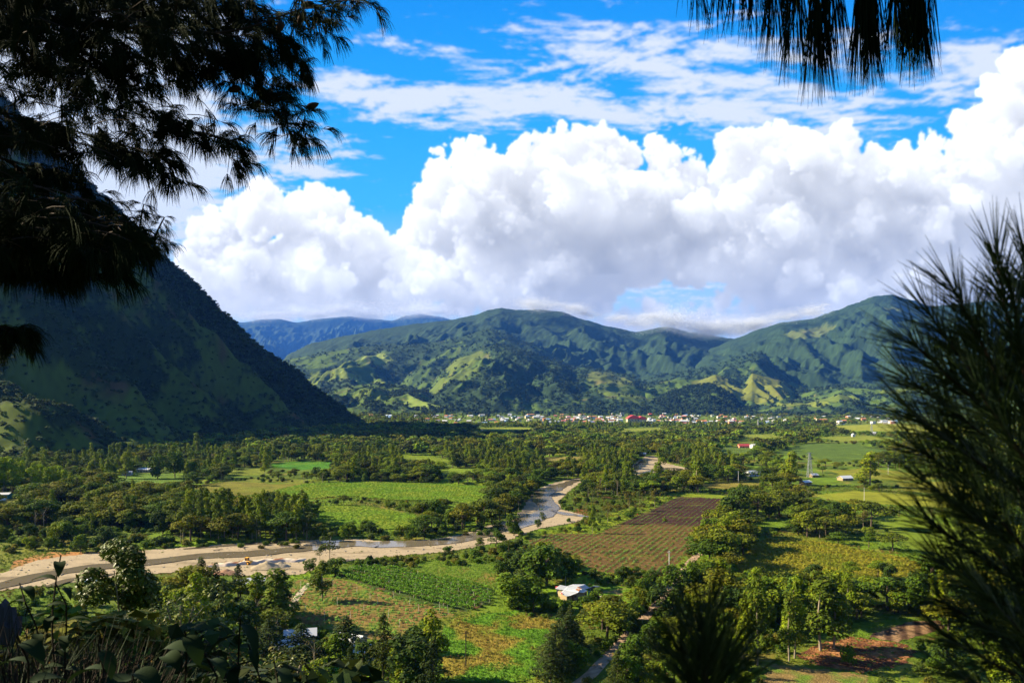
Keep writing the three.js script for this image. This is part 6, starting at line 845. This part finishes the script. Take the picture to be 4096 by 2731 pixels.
{ // bunches of needles hanging in from above
  const f = at(1900, -330, 3.2), o = base('pine_branch', f.toArray()), org = f, r = rngOf(33), P = [], gs = [tube([at(2500, -420, 3.25), at(2150, -250, 3.2), at(1850, -160, 3.17), at(1560, -90, 3.15)].map((p) => p.clone().sub(org).toArray()), 0.012, 0.005, 16, 6)];
  for (const [x, y, n, sp] of [[1583, 58, 14, 26], [1605, 84, 26, 24], [1650, 96, 34, 26], [1700, 100, 40, 30], [1740, 110, 46, 30], [1782, 168, 60, 32], [1830, 190, 80, 30], [1880, 236, 120, 26], [1915, 190, 70, 28], [1985, 216, 150, 24], [2010, 200, 60, 24], [2060, 178, 90, 30], [2100, 196, 120, 26], [2128, 180, 50, 20]]) {
    const top = at(x - 4, -100 - 40 * r(), 3.17 + (r() - 0.5) * 0.1); gs.push(tube([top, top.clone().add(new THREE.Vector3(0.02, 0.1, 0)), top.clone().add(new THREE.Vector3(0.05, 0.16, 0.02))].map((p) => p.clone().sub(org).toArray()), 0.005, 0.004, 4, 5));
    for (let i = 0; i < n; i++) { const e = at(x + (r() - 0.5) * sp * 2.2, y - 95 * r() ** 1.6, 3.17), s = top.clone().add(new THREE.Vector3((r() - 0.5) * 0.03, -0.05 * r(), (r() - 0.5) * 0.08)); const dir = e.clone().sub(s); const L = dir.length(); dir.normalize(); dir.x *= 1.35; dir.z += (r() - 0.5) * 0.25; needle(P, s.sub(org), dir, L, 0.0031, 0.10, 4); }
  }
  part('twig', joined(gs), pineBark, o); part('needles', geoOf(P, null, null, null, true), needleMat, o).userData.kind = 'stuff'; tag(o, 'bunches of long pine needles hanging from above at the upper right', 'pine branch');
}
// leaves with a fold, for plants near the lens
function leafBlade(L, w, curl, n = 6) { const P = [], I = [], U = []; for (let i = 0; i <= n; i++) { const t = i / n, a = curl * t, x = L * (Math.sin(a) / Math.max(curl, 0.01) || t), y = -L * (1 - Math.cos(a)) / Math.max(curl, 0.01), k = w * Math.sin(Math.PI * Math.min(1, 0.06 + t * 0.94)) ** 0.8 * (1 - 0.25 * t); P.push(x, y + k * 0.35, -k, x, y, 0, x, y + k * 0.35, k); if (i) for (let j = 0; j < 2; j++) { const p = (i - 1) * 3 + j, q = i * 3 + j; I.push(p, p + 1, q + 1, p, q + 1, q); } } return geoOf(P, I, null, null, true); }
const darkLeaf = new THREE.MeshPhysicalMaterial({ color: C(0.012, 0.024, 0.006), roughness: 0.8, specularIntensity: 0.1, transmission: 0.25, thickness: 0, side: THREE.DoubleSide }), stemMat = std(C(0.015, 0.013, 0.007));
function leafyPlant(label, name, d, stems, leaf, w, seed, mat = darkLeaf) {
  const foot = onHill(stems[0][0][0], d), o = base(name, foot), org = o.position.clone(), r = rngOf(seed), blades = [leafBlade(leaf, w, 1.1), leafBlade(leaf, w, 1.7), leafBlade(leaf * 0.8, w, 0.7)];
  for (const st of stems) { const pts = st.map(([x, y]) => at(x, y, d + (r() - 0.5) * 0.2).sub(org)), c = new THREE.CatmullRomCurve3([new THREE.Vector3((r() - 0.5) * 0.3, -0.05, 0), ...pts]); part('stem', joined([tube(c.points.map((p) => p.toArray()), 0.009, 0.004, 12, 5)]), stemMat, o);
    const n = 11; for (let i = 0; i < n; i++) { const u = 0.35 + 0.65 * (i + 0.6) / n, p = c.getPointAt(Math.min(1, u)), m = part('leaf', blades[i % 3], mat, o); m.position.copy(p); m.rotation.set((r() - 0.5) * 0.5, i * 2.4 + r(), 0.5 - 0.7 * r(), 'YXZ'); m.scale.setScalar(0.7 + 0.5 * r()); } }
  return tag(o, label, 'plant');
}
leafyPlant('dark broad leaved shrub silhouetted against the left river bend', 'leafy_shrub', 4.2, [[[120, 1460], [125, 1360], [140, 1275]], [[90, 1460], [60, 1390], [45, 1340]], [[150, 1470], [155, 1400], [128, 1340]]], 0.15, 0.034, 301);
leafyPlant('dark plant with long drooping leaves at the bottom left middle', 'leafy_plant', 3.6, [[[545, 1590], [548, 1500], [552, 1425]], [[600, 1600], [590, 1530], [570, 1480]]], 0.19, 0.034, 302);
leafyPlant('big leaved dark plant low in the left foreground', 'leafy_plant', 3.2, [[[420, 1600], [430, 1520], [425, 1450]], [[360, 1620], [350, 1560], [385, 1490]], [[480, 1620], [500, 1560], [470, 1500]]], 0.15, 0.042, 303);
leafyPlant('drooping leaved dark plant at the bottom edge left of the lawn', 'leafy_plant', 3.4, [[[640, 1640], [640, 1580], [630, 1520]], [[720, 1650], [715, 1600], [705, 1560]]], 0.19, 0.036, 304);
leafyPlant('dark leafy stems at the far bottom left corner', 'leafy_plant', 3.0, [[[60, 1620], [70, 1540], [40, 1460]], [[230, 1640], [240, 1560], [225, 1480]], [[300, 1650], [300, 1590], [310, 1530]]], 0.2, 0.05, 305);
// the glossy tree and shrubs down the slope
function glossyTree(name, label, px, d, h, crown, n, leaf, seed, tint) { const o = base(name, onHill(px, d)), r = rngOf(seed), m = new THREE.MeshPhysicalMaterial({ color: C(...tint), vertexColors: true, roughness: 0.5, specularIntensity: 0.2, transmission: 0.35, thickness: 0, side: THREE.DoubleSide }); const b = crown(r).map((q) => q.map((v, i) => i < 6 ? v * h : v)); const gs = []; for (const s of [[0, 0], [0.12, 0.05], [-0.07, 0.1]]) gs.push(tube([[s[0] * 0.3, -0.2, s[1]], [s[0], h * 0.35, s[1]], [s[0] * 2.5, h * 0.75, s[1] * 2]], 0.045, 0.015, 8, 6)); for (const q of b.slice(0, 7)) gs.push(tube([[0, q[1] * 0.55, 0], [q[0] * 0.5, q[1] * 0.8, q[2] * 0.5], [q[0], q[1], q[2]]], 0.018, 0.006, 5, 4)); part('trunk', joined(gs), std(C(0.16, 0.14, 0.11)), o); part('crown', crownGeo(seed + 1, b, n, leaf, { thin: 0.42, droop: 0.25 }), m, o); return tag(o, label, name.includes('tree') ? 'tree' : 'shrub'); }
const eggBlobs = (r) => { const b = []; for (let i = 0; i < 13; i++) { const y = 0.42 + 0.52 * r(), a = r() * 6.283, q = 0.32 * Math.sin((y - 0.28) / 0.76 * Math.PI) * (0.5 + 0.6 * r()); b.push([Math.cos(a) * q, y, Math.sin(a) * q, 0.15, 0.12, 0.15]); } return b; };
glossyTree('glossy_tree', 'small glossy leaved tree with pale stems on the slope before the river', 282, 24, 3.35, eggBlobs, 5200, 0.095, 401, [0.06, 0.085, 0.007]);
glossyTree('glossy_shrub', 'sunlit shrub with shiny round leaves right of the glossy tree', 415, 15, 1.7, bushBlobs, 700, 0.06, 402, [0.10, 0.12, 0.014]);
glossyTree('glossy_shrub', 'yellow green shrub low in front of the glossy tree', 505, 13, 1.5, bushBlobs, 700, 0.055, 403, [0.10, 0.125, 0.014]);
glossyTree('glossy_shrub', 'olive shrub at the bottom beside the drooping dark plant', 640, 9, 1.3, bushBlobs, 900, 0.04, 404, [0.09, 0.105, 0.014]);
glossyTree('glossy_shrub', 'low leafy shrub touching the bottom edge at the middle', 850, 9.5, 1.0, bushBlobs, 700, 0.05, 405, [0.11, 0.125, 0.016]);
glossyTree('glossy_shrub', 'shrub behind the stems of the glossy tree', 345, 22, 1.5, bushBlobs, 700, 0.06, 406, [0.045, 0.065, 0.012]);
{ const r = rngOf(55), words = ['first', 'second', 'third', 'fourth', 'fifth', 'sixth', 'seventh', 'eighth', 'ninth', 'tenth', 'eleventh', 'twelfth', 'thirteenth', 'fourteenth', 'fifteenth', 'sixteenth']; [...Array(16).keys()].map(() => [-40 + 620 * r(), 11 + 26 * r()]).sort((a, b) => a[0] - b[0]).forEach(([px, d], i) => { const p = onHill(px, d), o = base('hillside_bush', [p[0], p[1] - 0.1, p[2]], r() * 6); part('trunk', KIND.bush.near[i % 4][0], barkMats[0], o); part('crown', KIND.bush.near[i % 4][1], KIND.bush.mats[i % 4], o); const s = 0.7 + 0.7 * r(); o.scale.set(s * 1.3, s, s * 1.3); tag(o, `weedy bush on the left hillside, ${words[i]} counted from the left edge`, 'bush', 'weedy bushes on the left hillside'); }); }
function rock(name, label, px, d, w, h, seed, col) { const g = new THREE.IcosahedronGeometry(1, 4), p = g.attributes.position; for (let i = 0; i < p.count; i++) { const x = p.getX(i), y = p.getY(i), z = p.getZ(i), k = 1 + 0.8 * fbm(x * 2 + seed, y * 1.6 + z * 2, 4) + 0.22 * ridged(x * 4 + z * 3, y * 2.2 + seed); p.setXYZ(i, x * w * k, y * h * k, z * w * k); } g.computeVertexNormals(); const m = solo(name, flat(g), std(col, 0.95), label, 'rock'); const f = onHill(px, d); m.position.set(f[0], f[1] + h * 0.85, f[2]); return m; }
rock('grey_rock', 'jagged grey rock standing at the far left edge above the shrubs', 6, 13, 0.24, 0.85, 3, C(0.04, 0.04, 0.043));
rock('grey_rock', 'grey rock behind the trunk of the glossy tree', 463, 27, 0.55, 0.7, 8, C(0.09, 0.09, 0.088));
{ // shaded bushes along the lip of the near slope
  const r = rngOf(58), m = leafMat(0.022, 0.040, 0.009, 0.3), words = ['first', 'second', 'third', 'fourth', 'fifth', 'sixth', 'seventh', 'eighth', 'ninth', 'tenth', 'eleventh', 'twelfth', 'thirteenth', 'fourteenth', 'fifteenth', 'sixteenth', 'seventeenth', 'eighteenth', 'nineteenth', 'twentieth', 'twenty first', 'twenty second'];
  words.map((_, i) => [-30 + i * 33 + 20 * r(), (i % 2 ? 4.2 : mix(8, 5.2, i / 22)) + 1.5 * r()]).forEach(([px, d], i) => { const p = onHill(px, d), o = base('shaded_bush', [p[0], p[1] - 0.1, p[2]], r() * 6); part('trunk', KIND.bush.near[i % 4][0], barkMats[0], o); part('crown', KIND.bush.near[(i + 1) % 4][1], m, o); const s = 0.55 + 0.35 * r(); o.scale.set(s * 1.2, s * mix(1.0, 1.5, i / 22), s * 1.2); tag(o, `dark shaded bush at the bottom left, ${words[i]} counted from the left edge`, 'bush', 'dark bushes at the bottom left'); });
}
{ // dry dark grass and fern of the near slope
  const r = rngOf(71), list = [], M = new THREE.Matrix4(), q = new THREE.Quaternion(), up = new THREE.Vector3(0, 1, 0); while (list.length < 800) { const px = -60 + 720 * r(), d = 2.3 + 8 * r() ** 1.6; if (px > 250 + 60 * d * 0.9 && r() < 0.6) continue; const p = onHill(px, d); list.push([...p, r() * 6.3, (0.55 + 0.55 * r()) * mix(1.25, 0.8, sstep(100, 600, px))]); }
  const blade = (seed, n, fl) => { const s = rngOf(seed), P = []; for (let i = 0; i < n; i++) { const a = s() * 6.283, t = 0.15 + 0.5 * s(); needle(P, new THREE.Vector3((s() - 0.5) * 0.12, 0, (s() - 0.5) * 0.12), new THREE.Vector3(Math.cos(a) * t, 1, Math.sin(a) * t), 0.7 + 0.5 * s(), 0.0055 * fl, 0.5 + 1.3 * s(), 4); } return geoOf(P, null, null, null, true); };
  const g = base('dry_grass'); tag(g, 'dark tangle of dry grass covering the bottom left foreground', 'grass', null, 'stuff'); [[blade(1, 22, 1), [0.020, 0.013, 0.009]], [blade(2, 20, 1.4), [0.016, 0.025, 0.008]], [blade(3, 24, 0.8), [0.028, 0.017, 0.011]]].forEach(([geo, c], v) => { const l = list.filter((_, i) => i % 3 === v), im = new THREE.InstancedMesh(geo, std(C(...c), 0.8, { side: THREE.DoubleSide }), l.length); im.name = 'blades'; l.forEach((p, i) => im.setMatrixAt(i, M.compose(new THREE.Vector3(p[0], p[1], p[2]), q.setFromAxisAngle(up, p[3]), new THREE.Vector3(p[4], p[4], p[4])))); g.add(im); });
  const l2 = []; for (let i = 0; i < 2600; i++) { const px = -80 + 760 * r(), d = 8 + 34 * r(); const p = onHill(px, d); l2.push([...p, r() * 6.3, 0.25 + 0.4 * r(), r()]); }
  const h = base('hillside_weeds'); tag(h, 'bright green weeds covering the sunny part of the left hillside', 'weeds', null, 'stuff'); const im = new THREE.InstancedMesh(crownGeo(5, [[0, 0.4, 0, 0.5, 0.4, 0.5]], 40, 0.16, { thin: 0.4 }), leafMat(1, 1, 1), l2.length); im.name = 'leaves'; l2.forEach((p, i) => { im.setMatrixAt(i, M.compose(new THREE.Vector3(p[0], p[1], p[2]), q.setFromAxisAngle(up, p[3]), new THREE.Vector3(p[4] * 1.5, p[4] * 1.3, p[4] * 1.5))); im.setColorAt(i, C(...(p[5] < 0.6 ? [0.09, 0.17, 0.012] : p[5] < 0.85 ? [0.06, 0.10, 0.014] : [0.18, 0.10, 0.03]))); }); h.add(im);
}
{ // someone bending at the field edge, far off
  const { MarchingCubes } = await import('three/addons/objects/MarchingCubes.js');
  const J = [[[0, 0.86, 0], [0.28, 1.18, 0], 0.14, 0.15], [[0.28, 1.18, 0], [0.40, 1.22, 0], 0.06, 0.05], [[0.48, 1.22, 0], [0.5, 1.2, 0], 0.105, 0.1], [[0, 0.84, 0.09], [0.02, 0.45, 0.11], 0.09, 0.065], [[0.02, 0.45, 0.11], [-0.02, 0.04, 0.11], 0.06, 0.045], [[-0.02, 0.04, 0.11], [0.14, 0.03, 0.11], 0.04, 0.035], [[0, 0.84, -0.09], [0.1, 0.46, -0.11], 0.09, 0.065], [[0.1, 0.46, -0.11], [0.04, 0.04, -0.11], 0.06, 0.045], [[0.04, 0.04, -0.11], [0.2, 0.03, -0.11], 0.04, 0.035], [[0.28, 1.14, 0.17], [0.36, 0.86, 0.2], 0.05, 0.042], [[0.36, 0.86, 0.2], [0.48, 0.62, 0.16], 0.04, 0.03], [[0.28, 1.14, -0.17], [0.34, 0.86, -0.2], 0.05, 0.042], [[0.34, 0.86, -0.2], [0.46, 0.62, -0.14], 0.04, 0.03]];
  const N = 56, mc = new MarchingCubes(N, std(C(0.4, 0.02, 0.02)), false, false, 40000), v = new THREE.Vector3(), A = new THREE.Vector3(), B = new THREE.Vector3(); mc.isolation = 0;
  for (let z = 0; z < N; z++) for (let y = 0; y < N; y++) for (let x = 0; x < N; x++) { v.set((x / N - 0.5) * 1.5 + 0.2, y / N * 1.5, (z / N - 0.5) * 1.5); let d = 9; for (const [a, b, ra, rb] of J) { A.set(...a); B.set(...b).sub(A); const t = clamp(v.clone().sub(A).dot(B) / Math.max(B.lengthSq(), 1e-6)), q = v.distanceTo(A.clone().addScaledVector(B, t)) - mix(ra, rb, t), h = clamp(0.5 + 0.5 * (q - d) / 0.03); d = mix(q, d, h) - 0.03 * h * (1 - h); } mc.field[z * N * N + y * N + x] = -d; }
  mc.update(); const n = mc.count, src = mc.positionArray.slice(0, n * 3), col = []; for (let i = 0; i < n; i++) { const x = (src[i * 3] / 2) * 1.5 + 0.2, y = (src[i * 3 + 1] / 2 + 0.5) * 1.5, z = (src[i * 3 + 2] / 2) * 1.5; src[i * 3] = x; src[i * 3 + 1] = y; src[i * 3 + 2] = z; col.push(...(x > 0.40 && y > 1.1 ? [0.03, 0.02, 0.015] : y < 0.8 && x < 0.25 ? [0.03, 0.03, 0.05] : y < 0.66 ? [0.3, 0.17, 0.11] : [0.5, 0.03, 0.03])); }
  const m = solo('person', geoOf(src, null, col, null, true), vcMat(0.9), 'person in red bending over at the left edge of the ploughed field', 'person'); m.position.set(...ground(1464, 1186)); m.rotation.y = 0.6; m.position.y += 0.02;
}

const renderer = new THREE.WebGLRenderer({ antialias: true });
renderer.setSize(1024, 682);
renderer.toneMapping = THREE.LinearToneMapping;
renderer.toneMappingExposure = EXPOSURE;
renderer.shadowMap.enabled = true;
renderer.render(scene, camera);
